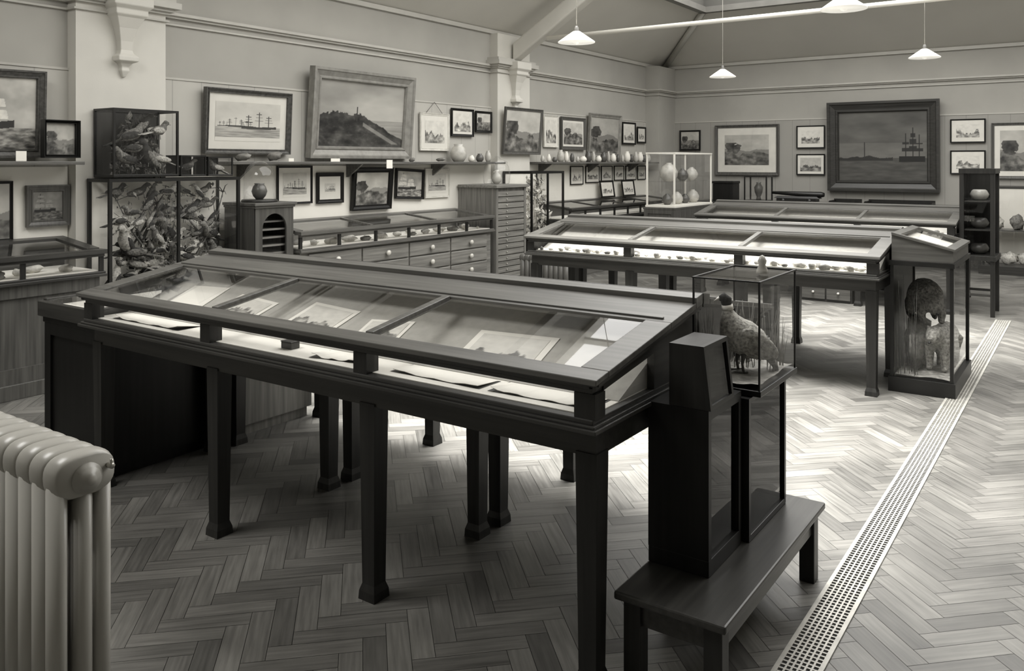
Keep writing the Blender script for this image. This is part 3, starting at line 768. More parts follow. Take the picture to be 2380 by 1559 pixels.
# ------------------------------------------------------------ wall table-cases
def wallcase(y0,y1,label,drawers=True,mat=wl_y,nb=3,xb=XW+.035,fr=None):
    fr=fr or wd_y
    xf=-5.8; o=((xf+xb)/2,(y0+y1)/2,0)
    t=thing('wall_cabinet',label,'display cabinet',o)
    MB().box(xb,xf-.02,y0+.02,y1-.02,.1,.745).obj('carcass',mat,t,o)
    MB().box(xb,xf+.015,y0,y1,0,.10).obj('plinth',mat,t,o,bevel=.004)
    if drawers:
        nc,nr=4,4; wy=(y1-.1-y0-.1)/nc; hz=(.735-.12)/nr
        for i in range(nc):
            for j in range(nr):
                a=y0+.1+i*wy+.01; b_=a+wy-.02; z0=.115+j*hz+.006; z1=z0+hz-.012
                dmb=MB().box(xf-.02,xf-.004,a,b_,z0,z1).hexa([(xf-.004,a,z0),(xf-.004,b_,z0),(xf-.004,b_,z1),(xf-.004,a,z1),(xf,a+.008,z0+.008),(xf,b_-.008,z0+.008),(xf,b_-.008,z1-.008),(xf,a+.008,z1-.008)])
                dob=dmb.obj('drawer',mat,t,o)
                yc_,zc_=(a+b_)/2,(z0+z1)/2
                kb=MB().tube([(xf-.001,yc_,zc_),(xf+.014,yc_,zc_),(xf+.02,yc_,zc_),(xf+.036,yc_,zc_),(xf+.044,yc_,zc_)],[.012,.012,.027,.027,.012],14)
                kb.obj('knob',knobm,dob,o)
    else:
        k=max(2,int((y1-y0)/.8)); wy=(y1-y0-.06)/k
        for i in range(k):
            a=y0+.03+i*wy; b_=a+wy-.004; f=.07
            mb=MB().box(xf-.02,xf,a,a+f,.1,.745).box(xf-.02,xf,b_-f,b_,.1,.745).box(xf-.02,xf,a+f,b_-f,.1,.2).box(xf-.02,xf,a+f,b_-f,.66,.745)
            mb.box(xf-.035,xf-.018,a+f,b_-f,.2,.66)
            mb.obj('door',mat,t,o)
    mb=MB().box(xb,xf+.03,y0-.01,y1+.01,.745,.765).box(xb,xf+.018,y0-.005,y1+.005,.765,.78)
    mb.obj('case_base',fr,t,o,bevel=.003)
    MB().box(xb+.02,xf-.021,y0+.02,y1-.02,.78,.785).obj('lining',paper,t,o)
    zt=lambda x: .935+(xf-x)*.12
    mb=MB()
    mb.box(xf-.02,xf+.01,y0,y1,.885,.905); mb.box(xf-.06,xf+.03,y0-.01,y1+.01,.905,.935)
    def sl(a,b_,ya,yb): mb.hexa([(a,ya,zt(a)-.03),(b_,ya,zt(b_)-.03),(b_,yb,zt(b_)-.03),(a,yb,zt(a)-.03),(a,ya,zt(a)),(b_,ya,zt(b_)),(b_,yb,zt(b_)),(a,yb,zt(a))])
    sl(xb,xb+.08,y0,y1)
    for i in range(nb+1):
        yy=y0+(y1-y0)*i/nb; ww=.045 if i in(0,nb) else .02
        yy=min(max(yy,y0+ww),y1-ww); sl(xb+.08,xf-.061,yy-ww,yy+ww)
    mb.box(xb,xb+.02,y0,y1,.78,zt(xb)-.03)
    mb.obj('lid_frame',fr,t,o)
    nf=nb*2
    for i in range(nf+1):
        yy=y0+(y1-y0)*i/nf; yy=min(max(yy,y0+.015),y1-.015); MB().box(xf-.02,xf,yy-.015,yy+.015,.78,.885).obj('post',wd_z,t,o)
    MB().quad([(xf-.008,y0,.78),(xf-.008,y1,.78),(xf-.008,y1,.89),(xf-.008,y0,.89)]).obj('front_glass',glass,t,o)
    MB().quad([(xb+.07,y0+.03,zt(xb+.07)-.01),(xf-.05,y0+.03,zt(xf-.05)-.01),(xf-.05,y1-.03,zt(xf-.05)-.01),(xb+.07,y1-.03,zt(xb+.07)-.01)]).obj('lid_glass',glass,t,o)
    MB().quad([(xb+.02,y0+.008,.78),(xf-.02,y0+.008,.78),(xf-.02,y0+.008,.905),(xb+.02,y0+.008,.97)]).obj('end_glass',glass,t,o)
    return t
wallcase(1.05,3.23,'wooden panelled wall cabinet topped with glazed display case',drawers=False,mat=wm_z,nb=2)
wallcase(5.02,7.92,'pale wooden wall cabinet with knobbed drawers under glazed case',drawers=True,mat=wl_y,nb=3,fr=wm_y)
wallcase(9.68,13.1,'dark wall cabinet with low glazed display top',drawers=False,mat=wm_y,nb=4)
def ystones(ya,yb,xa,xb,z,cnt,group,label,sc=1):
    base=[]
    for i in range(cnt):
        if i<4: o=stone_mesh(20+i).obj('specimen',stone1 if i%4 else stone2); base.append(o)
        else: o=base[i%4].copy(); COL.objects.link(o)
        s=sc*(.7+.8*R()); o.scale=(s,s,s); o.location=(xa+(xb-xa)*((i*.618)%1),ya+(yb-ya)*(i+.5)/cnt,z+.015*s); o.rotation_euler=(0,0,R()*3)
        meta(o,label,'specimen',group)
ystones(1.3,3.1,-6.1,-5.88,.786,12,'specimens in first wall case','small shell specimen in wall case',1.2)
ystones(5.2,7.8,-6.1,-5.88,.786,30,'specimens in drawer cabinet case','small stone specimen in wall case',1.2)
for i,(a0,a1) in enumerate(((11.4,11.83),(12.12,12.55))):
    P('L',a0,a1,1.0,1.27,'small black framed print propped on glazed cabinet','sketch',.03,.02,None,mount=.04,seed=60+i,tilt=-.15,off=.1,group='framed prints propped on cabinet')

# arched cabinet with dome
x0,x1,y0,y1=-6.27,-5.85,4.58,4.99
o=((x0+x1)/2,(y0+y1)/2,0); t=thing('arched_cabinet','dark wooden coin cabinet with arched glazed door','cabinet',o)
MB().box(x0,x0+.02,y0,y1,.05,1.16).box(x0+.02,x1-.02,y0,y0+.02,.05,1.16).box(x0+.02,x1-.02,y1-.02,y1,.05,1.16).box(x0,x1,y0,y1,0,.05).obj('carcass',wm_z,t,o)
MB().box(x0-.0,x1+.03,y0-.025,y1+.02,1.18,1.205).box(x0,x1+.015,y0-.012,y1+.01,1.16,1.18).obj('cornice',wm_y,t,o,bevel=.004)
mb=MB(); yc=(y0+y1)/2; rw=.13; zc=.98; zb_,zt_=.05,1.16
inn=[(yc-rw,.12)]; out=[(y0,zb_)]
for k in range(13):
    a=math.pi-math.pi*k/12; ca,sa=math.cos(a),math.sin(a)
    inn.append((yc+rw*ca,zc+rw*sa))
    hy=(y1-y0)/2; hz=zt_-zc
    sc_=min(hy/abs(ca) if abs(ca)>1e-4 else 9, hz/sa if sa>1e-4 else 9)
    out.append((yc+ca*sc_,zc+sa*sc_))
inn.append((yc+rw,.12)); out.append((y1,zb_))
N=len(inn); vs=[(x1,a,b) for a,b in out]+[(x1,a,b) for a,b in inn]+[(x1-.02,a,b) for a,b in inn]
fs=[]
for k in range(N):
    k2=(k+1)%N; fs.append((k,k2,N+k2,N+k)); fs.append((N+k,N+k2,2*N+k2,2*N+k))
def cf(i): 
    a_,b_=out[i],out[i+1]
    if abs(a_[0]-b_[0])>1e-4 and abs(a_[1]-b_[1])>1e-4:
        c_=(min(a_[0],b_[0]) if (a_[0]+b_[0])/2<yc else max(a_[0],b_[0]),zt_)
        vs.append((x1,)+c_); fs.append((i,i+1,len(vs)-1))
for i in range(N-1): cf(i)
mb.add(vs,fs); mb.obj('door',wm_z,t,o)
mb=MB()
for k in range(14): mb.box(x0+.02,x1-.05,y0+.02,y1-.02,.12+k*.07,.135+k*.07)
mb.obj('tray_stack',wl_y,t,o)
MB().quad([(x1-.012,yc-rw,.12),(x1-.012,yc+rw,.12),(x1-.012,yc+rw,1.11),(x1-.012,yc-rw,1.11)]).obj('door_glass',glass,t,o)
def vase(c,prof,mat,label,name='vase',n=20,cat='vase',group=None):
    ob=MB().lathe((0,0,0),prof,n).obj(name,mat,loc=c); return meta(ob,label,cat,group)
pv=[(.03,0),(.055,.03),(.065,.07),(.05,.11),(.025,.14),(.03,.17),(.025,.17)]
o=(-6.05,4.78,1.206)
t=thing('bell_jar','clear glass dome on round wooden base','glass dome',o)
MB().lathe(o,[(.155,0),(.155,.015),(.145,.022)],28).obj('base',wd_x,t,o)
MB().lathe(o,[(.135,.023),(.135,.20),(.125,.26),(.10,.31),(.06,.345),(.02,.358),(0.0,.36)],28).obj('dome',glass,t,o)
vase((-6.05,4.78,1.2285),[(.03,0),(.055,.03),(.068,.07),(.055,.11),(.04,.13),(.045,.14)],ceramd,'dark squat pottery vase under glass dome')

# tall coin cabinet
x0,x1,y0,y1=-6.36,-5.8,7.99,8.62
o=((x0+x1)/2,(y0+y1)/2,0); t=thing('coin_cabinet','tall pale wooden cabinet with many shallow drawers','cabinet',o)
MB().box(x0,x1-.022,y0,y1,.08,1.25).box(x1-.022,x1,y0,y0+.04,.08,1.25).box(x1-.022,x1,y1-.04,y1,.08,1.25).box(x0,x1+.01,y0-.01,y1+.01,0,.08).obj('carcass',wl_z,t,o)
MB().box(x0,x1+.03,y0-.03,y1+.03,1.25,1.285).obj('cornice',wl_y,t,o,bevel=.005)
for k in range(16):
    z=.1+k*.07
    d=MB().box(x1-.021,x1-.004,y0+.045,y1-.045,z,z+.058).obj('drawer',wl_y,t,o)
    MB().tube([(x1-.004,(y0+y1)/2-.1,z+.03),(x1+.01,(y0+y1)/2-.1,z+.03)],.008,8).obj('knob',brass,d,o)
o=(-6.02,8.3,1.286)
t=thing('glass_jar','wide clear glass jar holding pale vase','glass jar',o)
MB().lathe(o,[(.14,0),(.16,.02),(.17,.12),(.15,.22),(.13,.25),(.14,.27),(.05,.31),(.02,.34),(0,.345)],28).obj('jar',glass,t,o)
vase((-6.02,8.3,1.292),pv,ceram,'pale vase inside glass jar')

gcase('plant_case','tall black framed glass case of pale dried leaves and butterflies',(-6.27,-5.82,8.78,9.56,.6,1.44),w=.024,fm=black,glassy='XyYZ',base=.03,cap=.03,bk=paper,mull=1)
t=thing('base_cabinet','dark wooden base cabinet under plant case','cabinet',(-6.04,9.17,0))
MB().box(-6.27,-5.82,8.78,9.56,0,.598).obj('carcass',blackw,t,(-6.04,9.17,0),bevel=.004)
MB().box(-5.82,-5.81,8.82,9.52,.08,.54).obj('door',wd_z,t,(-6.04,9.17,0))
foliage('foliage','pale dried leaves and stems inside glass case',-6.04,9.17,.631,.17,.40,.74,360,[leafl,leafl,leafl,feath],.07,5)

def pot(y,h,r,mat,label,x=-6.24,z=1.561):
    k=[(.6,0),(.95,.25),(1,.5),(.75,.8),(.5,.9),(.6,1),(.5,1)]
    vase((x,y,z),[(a*r,b_*h) for a,b_ in k],mat,label,'pot',16,'pot','curios on the wall shelf')
pot(7.83,.21,.10,ceram,'round pale pottery jar on shelf')
pot(8.25,.10,.05,ceramd,'small dark pot on shelf'); pot(8.42,.14,.04,ceram,'slim pale pottery bottle on shelf'); pot(8.08,.08,.04,whitem,'tiny white china cup on shelf')
rr=random.Random(4)
for i in range(22):
    y=9.68+i*.158; pot(y,.06+.12*rr.random(),.025+.035*rr.random(),[ceram,whitem,ceramd][i%3],['small pale ceramic pot on shelf','small white china ornament on shelf','small dark pottery jar on shelf'][i%3])
for y,s_ in ((4.75,2.2),(5.1,2.8),(7.0,1.2),(7.5,1.5)):
    ob=stone_mesh(int(s_*10)).obj('rock_specimen',stone2); ob.scale=(s_,s_,s_*1.1); ob.location=(-6.24,y,1.561+.018*s_); meta(ob,'dark rough mineral lump on shelf','rock','rocks on the wall shelf')
def card(x,y,z,w,h,rz=math.pi/2,lean=0):
    ob=MB().box(-w/2,w/2,-.001,.001,0,h).obj('label_card',paper,loc=(x,y,z),rot=(lean,0,rz)); meta(ob,'small blank white label card','label card','label cards')
card(-6.125,2.82,1.561,.07,.07); card(-6.1085,6.5,1.49,.09,.09); card(-6.125,5.75,1.561,.12,.03); card(-6.125,5.2,1.561,.06,.03)

# ------------------------------------------------------------ radiator
def radiator(name,label,x0,x1,yc,h,wy,secw=.062,mat=None):
    mat=mat or metal
    o=((x0+x1)/2,yc,0); t=thing(name,label,'radiator',o)
    n_=int((x1-x0)/secw)
    base=None
    for i in range(n_):
        xc=x1-secw/2-i*secw
        if base is None:
            mb=MB(); hw=wy/2
            for zt_ in (h-.05,.13):
                rings=[]
                for (k,sc) in ((-1,.55),(-.8,.8),(-.4,1),(.4,1),(.8,.8),(1,.55)):
                    kx=k*secw*.5; ring=[]
                    for q in range(28):
                        a=2*math.pi*q/28
                        ex=math.copysign(abs(math.cos(a))**.6,math.cos(a)); ez=math.copysign(abs(math.sin(a))**.8,math.sin(a))
                        ring.append((kx,ex*(hw-.012*(1-sc)),zt_+ez*(.05-.02*(1-sc))))
                    rings.append(ring)
                vs=[p for r_ in rings for p in r_]; fs=[]
                for a_ in range(len(rings)-1):
                    for q in range(28):
                        q2=(q+1)%28; fs.append((a_*28+q,a_*28+q2,(a_+1)*28+q2,(a_+1)*28+q))
                fs.append(tuple(range(27,-1,-1))); fs.append(tuple(range((len(rings)-1)*28,len(rings)*28)))
                mb.add(vs,fs,0,True)
            for yy,r_ in ((-hw*.72,hw*.27),(hw*.06,hw*.3),(hw*.66,hw*.3)):
                mb.tube([(0,yy,.12),(0,yy,h-.045)],r_,14,0,sx=secw*.48/r_)
            base=mb.obj('radiator_section',mat,t,loc=(xc-o[0],0,0))
        else:
            ob=base.copy(); COL.objects.link(ob); ob.parent=t; ob.location=(xc-o[0],0,0)
    for xx in (x1-secw*.5,x1-secw*(n_-.5)):
        for yy in (-wy*.3,wy*.3):
            MB().tube([(xx-o[0],yy,0),(xx-o[0],yy,.12)],[.022,.016],10).obj('foot',mat,t)
    z=h-.055
    MB().tube([(x1-o[0]-.008,0,z),(x1-o[0]+.006,0,z),(x1-o[0]+.008,0,z),(x1-o[0]+.016,0,z),(x1-o[0]+.018,0,z),(x1-o[0]+.024,0,z)],[.034,.034,.026,.026,.014,.012],24).obj('end_plug',mat,t)
    MB().tube([(x1-o[0]-.01,wy*.36,z+.015),(x1-o[0]+.016,wy*.36,z+.015)],[.007,.007],8).tube([(x1-o[0]+.012,wy*.36,z+.012),(x1-o[0]+.012,wy*.36,z+.03)],.004,8).obj('air_valve',brass,t)
    return t
radiator('radiator','pale enamelled cast-iron column radiator with rounded top',-2.82,-1.84,.985,.905,.14)
radiator('radiator','low dark cast-iron column radiator on parquet',-5.25,-4.6,7.7,.55,.16,mat=metald)

# ------------------------------------------------------------ bench and cases at table end
x0,x1,y0,y1=-1.175,-.83,2.21,3.24
o=((x0+x1)/2,(y0+y1)/2,0); t=thing('bench','low dark wooden bench carrying display cases','bench',o)
MB().box(x0,x1,y0,y1,.255,.28).obj('seat',wd_y,t,o,bevel=.006)
MB().box(x0+.03,x1-.03,y0+.04,y0+.06,.18,.255).box(x0+.03,x1-.03,y1-.06,y1-.04,.18,.255).box(x0+.03,x0+.05,y0+.06,y1-.06,.18,.255).box(x1-.05,x1-.03,y0+.06,y1-.06,.18,.255).obj('apron',wd_y,t,o)
for xx in (x0+.02,x1-.075):
    for yy in (y0+.025,y1-.08): MB().box(xx,xx+.055,yy,yy+.055,0,.255).obj('leg',wd_z,t,o,bevel=.003)
gcase('upright_case','tall dark wooden case with glazed side standing on bench',(-1.172,-.97,2.44,2.725,.281,.79),w=.022,fm=blackw,glassy='X',base=.05,cap=.03,gl=glassd)
gcase('upright_case','dark wooden case with large glazed side standing on bench',(-1.172,-.95,2.745,3.15,.281,.76),w=.018,fm=black,glassy='X',base=.02,cap=.015,gl=glassd)
x0,x1,y0,y1=-1.10,-.965,2.44,2.64; z0=.791; z1=.985
o=((x0+x1)/2,(y0+y1)/2,z0); t=thing('slant_box','small dark wooden box with slanted glazed front','display case',o)
mb=MB().hexa([(x0,y0,z0),(x1-.012,y0,z0),(x1-.012,y1,z0),(x0,y1,z0),(x0,y0,z1),(x1-.035,y0,z1),(x1-.035,y1,z1),(x0,y1,z1)])
mb.obj('body',wd_z,t,o)
def slantbar(ya,yb,u0,u1,mb):
    X=lambda u:x1-.012-.023*u; Z=lambda u:z0+(z1-z0)*u
    mb.hexa([(X(u0),ya,Z(u0)),(X(u0)+.014,ya,Z(u0)),(X(u0)+.014,yb,Z(u0)),(X(u0),yb,Z(u0)),(X(u1),ya,Z(u1)),(X(u1)+.014,ya,Z(u1)),(X(u1)+.014,yb,Z(u1)),(X(u1),yb,Z(u1))])
mb=MB(); slantbar(y0,y0+.015,0,1,mb); slantbar(y1-.015,y1,0,1,mb); slantbar(y0+.015,y1-.015,0,.07,mb); slantbar(y0+.015,y1-.015,.93,1,mb); mb.obj('front_frame',black,t,o)
mb=MB().quad([(x1-.005,y0+.015,z0+.01),(x1-.005,y1-.015,z0+.01),(x1-.027,y1-.015,z1-.01),(x1-.027,y0+.015,z1-.01)]); mb.obj('glass',glassd,t,o)
PX0,PX1,PY0,PY1=-1.165,-.925,2.78,3.19
gcase('pheasant_case','clear glass case containing stuffed pheasant on grassy ground',(PX0,PX1,PY0,PY1,.762,1.15),w=.006,fm=black,glassy='xXyYZ',base=.02,cap=.005,lip=.004)
def pheasant():
    t=thing('stuffed_pheasant','stuffed pheasant with dark head, white collar and pale breast','bird',(-1.05,2.95,.80),(0,0,math.radians(222)))
    mb=MB()
    mb.tube([(-.115,0,.045),(-.09,0,.065),(-.05,0,.095),(0,0,.125),(.03,0,.155),(.044,0,.19),(.05,0,.215),(.052,0,.23)],[.012,.034,.058,.066,.055,.034,.021,.017],18,0)
    mb.tube([(.050,0,.222),(.053,0,.24)],[.021,.019],14,1)
    mb.tube([(.053,0,.235),(.056,0,.255),(.068,0,.266),(.084,0,.262)],[.017,.021,.018,.007],14,2)
    mb.obj('body',[feathl,paper,feathd],t)
    MB().tube([(.082,0,.264),(.104,0,.252)],[.007,.001],8).obj('beak',ceram,t)
    for sg in (-1,1):
        MB().ell((-.045,sg*.055,.105),(.085,.013,.038),0,14,8,Euler((0,-.62,0))).obj('wing',furl,t)
        MB().tube([(.0,sg*.025,.07),(.006,sg*.025,.03),(.0,sg*.025,-.005)],[.012,.005,.005],8).tube([(-.015,sg*.025,.0),(.035,sg*.025,.0)],.004,6).obj('leg',ceramd,t)
    MB().tube([(-.10,0,.055),(-.125,0,.02),(-.14,.0,-.01)],[.018,.012,.004],8,0,sx=1.5).obj('tail',feath,t)
pheasant()
def ground(name,label,b,z,h,mat,seed):
    x0,x1,y0,y1=b; n_=9; vs=[];fs=[]
    for i in range(n_+1):
        for j in range(n_+1):
            x=x0+(x1-x0)*i/n_; y=y0+(y1-y0)*j/n_
            vs.append((x,y,z+h*(.3+.7*abs(noise.noise(Vector((x*9,y*9,seed)))))))
    for i in range(n_):
        for j in range(n_):
            k=i*(n_+1)+j; fs.append((k,k+n_+1,k+n_+2,k+1))
    mb=MB().add(vs,fs,0,True); ob=mb.obj(name,mat,origin=((x0+x1)/2,(y0+y1)/2,z)); return meta(ob,label,'ground')
def grass(label,b,z,n_,h,seed,mat=straw):
    x0,x1,y0,y1=b; rr=random.Random(seed); mb=MB()
    for i in range(n_):
        x=x0+(x1-x0)*rr.random(); y=y0+(y1-y0)*rr.random(); dx=(rr.random()-.5)*.06; dy=(rr.random()-.5)*.08; hh=h*(.4+rr.random()*.6)
        x2=min(max(x+dx,x0),x1); y2=min(max(y+dy,y0),y1)
        mb.tube([(x,y,z),((x+x2)/2,(y+y2)/2,z+hh*.6),(x2,y2,z+hh)],[.0018,.0013,.0005],4)
    ob=mb.obj('dry_grass',mat,origin=((x0+x1)/2,(y0+y1)/2,z)); ob['kind']='stuff'; return meta(ob,label,'grass')
ground('ground_mound','sandy earth base inside pheasant case',(PX0+.01,PX1-.01,PY0+.01,PY1-.01),.7825,.03,straw,3)
grass('dry grass stalks around pheasant',(PX0+.02,PX1-.02,PY0+.22,PY1-.02),.785,60,.25,4)
ob=MB().lathe((0,0,0),[(.022,0),(.02,.012),(.012,.03),(.016,.045),(.008,.062),(0,.066)],14).obj('shell_ornament',ceram,loc=(-.99,3.0,1.1505)); meta(ob,'small pale conical shell resting on glass case','shell')

# ------------------------------------------------------------ large animal case at second table
AX0,AX1,AY0,AY1=-1.150,-.765,6.15,6.98
gcase('animal_case','tall black framed glass case with two stuffed furry animals',(AX0,AX1,AY0,AY1,0,.885),w=.022,fm=black,glassy='XyY',base=.10,cap=.03,lip=.012,bk=wd_z)
def beast(name,label,loc,rz,mat,up):
    t=thing(name,label,'animal',loc,(0,0,rz))
    mb=MB()
    if up:
        mb.tube([(-.15,0,.09),(-.11,0,.14),(-.03,0,.18),(.05,0,.17),(.10,0,.13)],[.05,.095,.12,.10,.07],16)
        mb.tube([(.08,0,.15),(.13,0,.12),(.17,0,.085)],[.07,.06,.028],14)
        for sg in (-1,1):
            mb.tube([(.06,sg*.06,.12),(.09,sg*.07,.06),(.10,sg*.06,.01),(.13,sg*.06,.005)],[.042,.03,.022,.016],10)
            mb.tube([(-.08,sg*.06,.12),(-.03,sg*.09,.07),(-.09,sg*.08,.035),(-.04,sg*.08,.008)],[.06,.045,.026,.02],10)
            mb.ell((.11,sg*.045,.185),(.018,.01,.022),0,8,6)
        mb.tube([(-.14,0,.08),(-.19,0,.05),(-.18,.04,0.02)],[.04,.025,.01],10)
        nose=(.188,0,.078)
    else:
        mb.tube([(-.15,0,.22),(-.10,0,.235),(0,0,.225),(.09,0,.235),(.13,0,.25)],[.05,.085,.08,.082,.06],16)
        mb.tube([(.11,0,.25),(.16,0,.265),(.20,0,.25),(.235,0,.225)],[.06,.055,.045,.022],14)
        for sg in (-1,1):
            mb.tube([(.09,sg*.045,.22),(.10,sg*.05,.12),(.095,sg*.05,.03),(.12,sg*.05,.008)],[.05,.032,.025,.02],10)
            mb.tube([(-.11,sg*.045,.22),(-.07,sg*.055,.14),(-.12,sg*.055,.075),(-.11,sg*.055,.02),(-.09,sg*.055,.008)],[.062,.042,.023,.02,.02],10)
            mb.ell((.165,sg*.04,.31),(.012,.012,.015),0,8,6)
        mb.tube([(-.14,0,.24),(-.2,0,.2),(-.22,0,0.12)],[.03,.022,.01],10)
        nose=(.252,0,.22)
    mb.obj('body',mat,t,remesh=.011)
    MB().ell(nose,(.010,.012,.009),0,8,6).obj('nose',black,t)
ob=MB().ell((-1.04,6.55,.26),(.08,.24,.20),0,18,14,None,.5).obj('rock',stone2,origin=(-1.04,6.55,.1)); meta(ob,'rough dark rock ledge supporting stuffed animal','rock')
beast('stuffed_badger','stuffed brown furry animal hunched on rock ledge',(-.98,6.50,.44),math.radians(-60),fur,True)
beast('stuffed_cub','stuffed pale furred animal standing below ledge',(-.88,6.50,.115),math.radians(-100),furl,False)
ground('ground_mound','earthy base inside animal case',(AX0+.025,AX1-.025,AY0+.025,AY1-.025),.101,.03,straw,7)
grass('few long dark reeds inside animal case',(AX0+.03,AX0+.16,AY0+.03,AY0+.3),.105,26,.68,8,bark)
x0,x1,y0,y1=-1.145,-.77,6.17,6.96; z0=.886
o=((x0+x1)/2,(y0+y1)/2,z0); t=thing('desk_case','small sloping wooden desk case with glazed lid','display case',o)
za=1.06;zb=.965
mb=MB().hexa([(x0,y0,z0),(x1,y0,z0),(x1,y0+.02,z0),(x0,y0+.02,z0),(x0,y0,za),(x1,y0,zb),(x1,y0+.02,zb),(x0,y0+.02,za)])
mb.hexa([(x0,y1-.02,z0),(x1,y1-.02,z0),(x1,y1,z0),(x0,y1,z0),(x0,y1-.02,za),(x1,y1-.02,zb),(x1,y1,zb),(x0,y1,za)])
mb.box(x0,x0+.02,y0+.02,y1-.02,z0,za-.006).box(x1-.02,x1,y0+.02,y1-.02,z0,zb).box(x0+.02,x1-.02,y0+.02,y1-.02,z0,z0+.02)
mb.obj('box',wm_x,t,o)
def zl(x): return za+(zb-za)*(x-x0)/(x1-x0)
mb=MB()
def sl(a,b_,ya,yb): mb.hexa([(a,ya,zl(a)+.001),(b_,ya,zl(b_)+.001),(b_,yb,zl(b_)+.001),(a,yb,zl(a)+.001),(a,ya,zl(a)+.016),(b_,ya,zl(b_)+.016),(b_,yb,zl(b_)+.016),(a,yb,zl(a)+.016)])
sl(x0,x0+.05,y0-.01,y1); sl(x1-.04,x1+.012,y0-.01,y1); sl(x0+.05,x1-.04,y0-.01,y0+.035); sl(x0+.05,x1-.04,y1-.035,y1)
mb.obj('lid_frame',wm_x,t,o)
MB().quad([(x0+.05,y0+.03,zl(x0+.05)+.006),(x1-.04,y0+.03,zl(x1-.04)+.006),(x1-.04,y1-.03,zl(x1-.04)+.006),(x0+.05,y1-.03,zl(x0+.05)+.006)]).obj('lid_glass',glass,t,o)
MB().quad([(x0+.02,y0+.02,za-.03),(x1-.02,y0+.02,zb-.03),(x1-.02,y1-.02,zb-.03),(x0+.02,y1-.02,za-.03)]).obj('lining',paper,t,o)

# ------------------------------------------------------------ tall glazed stand
SX0,SX1,SY0,SY1=-1.145,-.83,9.62,10.1
t,o=gcase('display_stand','tall narrow dark glazed display cabinet on slender legs',(SX0,SX1,SY0,SY1,.56,1.49),w=.04,fm=wd_z,glassy='XyZ',base=.05,cap=.05,lip=.012,bk=wd_z,gl=glassd)
for xx in (SX0,SX1-.04):
    for yy in (SY0,SY1-.04): MB().box(xx,xx+.04,yy,yy+.04,0,.56).obj('leg',wd_z,t,o)
MB().box(SX0+.04,SX1-.04,SY0+.012,SY0+.028,.2,.225).box(SX0+.04,SX1-.04,SY1-.028,SY1-.012,.2,.225).obj('stretcher',wd_x,t,o)
for z in (.86,1.15): MB().box(SX0+.042,SX1-.042,SY0+.042,SY1-.042,z,z+.012).obj('shelf',wd_x,t,o)
for i,z in enumerate((.611,.873,1.163)):
    vase((-.99,9.87,z),[(.05,0),(.08,.03),(.09,.06),(.07,.1),(.055,.11)],[ceramd,ceramd,ceram][i],'round pottery bowl on display shelf','bowl',cat='bowl',group='bowls in the tall stand')

# ------------------------------------------------------------ corner white-framed case
t,o=panel_cab('base_cabinet','brown wooden cabinet supporting white framed vase case',-5.42,-4.93,11.15,12.6,.90,wm_z)
gcase('vase_case','white framed glass case with pottery vases',(-5.40,-4.95,11.17,12.58,.902,1.70),w=.022,fm=whitem,glassy='xXyYZ',base=.03,cap=.02,lip=.01)
MB().box(-5.37,-4.98,11.2,12.55,1.27,1.278).obj('glass_shelf',glass); meta(bpy.data.objects['glass_shelf'],'clear glass shelf inside vase case','shelf')
for i,(y,z,s_,m) in enumerate(((11.45,1.279,1.35,ceram),(11.95,1.279,.9,ceramd),(12.3,1.279,1.0,ceram),(11.4,.933,.8,ceramd),(11.75,.933,.9,ceram),(12.05,.933,.7,ceramd),(12.35,.933,1.0,ceram))):
    vase((-5.17,y,z),[(.05*s_,0),(.095*s_,.05*s_),(.10*s_,.10*s_),(.07*s_,.16*s_),(.03*s_,.19*s_),(.035*s_,.2*s_)],m,['pale bulbous pottery vase in glass case','dark bulbous pottery vase in glass case'][m is ceramd],group='vases in the white framed case')

# ------------------------------------------------------------ back counter and things
t=thing('long_counter','long dark wooden counter table against wall','table',(-3.3,13.4,0))
o=(-3.3,13.4,0)
MB().box(-5.4,-1.55,12.95,13.84,.895,.925).obj('top',wd_x,t,o,bevel=.004)
MB().box(-5.35,-1.6,13.0,13.03,.80,.895).box(-5.35,-1.6,13.78,13.81,.80,.895).obj('apron',wd_x,t,o)
for x in (-5.32,-4.1,-2.9,-1.68):
    for y in (13.03,13.72): MB().box(x,x+.06,y,y+.06,0,.80).obj('leg',wd_z,t,o)
gcase('small_case','small dark framed glass case with ornament on counter',(-4.62,-4.25,13.1,13.4,.926,1.34),w=.02,fm=black,glassy='xXyYZ',base=.03,cap=.02)
vase((-4.43,13.25,.957),[(.04,0),(.03,.05),(.06,.12),(.07,.2),(.03,.26),(.04,.28)],ceramd,'slim dark vase inside small case')
t=thing('wooden_chest','dark upright wooden box on counter','box',(-4.97,13.25,.926)); o=(-4.97,13.25,.926)
MB().box(-5.14,-4.8,13.1,13.4,.926,1.21).obj('body',blackw,t,o,bevel=.005); MB().box(-5.15,-4.79,13.09,13.41,1.212,1.25).obj('lid',blackw,t,o,bevel=.005)
t=thing('model_cannon','black model gun carriage on counter','model',(-3.8,13.2,.926)); o=(-3.8,13.2,.926)
MB().box(-4.1,-3.5,13.1,13.3,.95,1.0).hexa([(-4.15,13.12,1.0),(-3.45,13.12,1.0),(-3.45,13.28,1.0),(-4.15,13.28,1.0),(-4.1,13.14,1.03),(-3.5,13.14,1.03),(-3.5,13.26,1.03),(-4.1,13.26,1.03)]).obj('carriage',black,t,o)
MB().tube([(-4.2,13.2,1.08),(-3.9,13.2,1.07),(-3.45,13.2,1.06),(-3.40,13.2,1.06)],[.02,.035,.045,.03],12).obj('barrel',black,t,o)
for x in (-4.0,-3.6):
    for y in (13.09,13.31): MB().tube([(x,y-.008,.961),(x,y+.008,.961)],.035,16).obj('wheel',black,t,o)
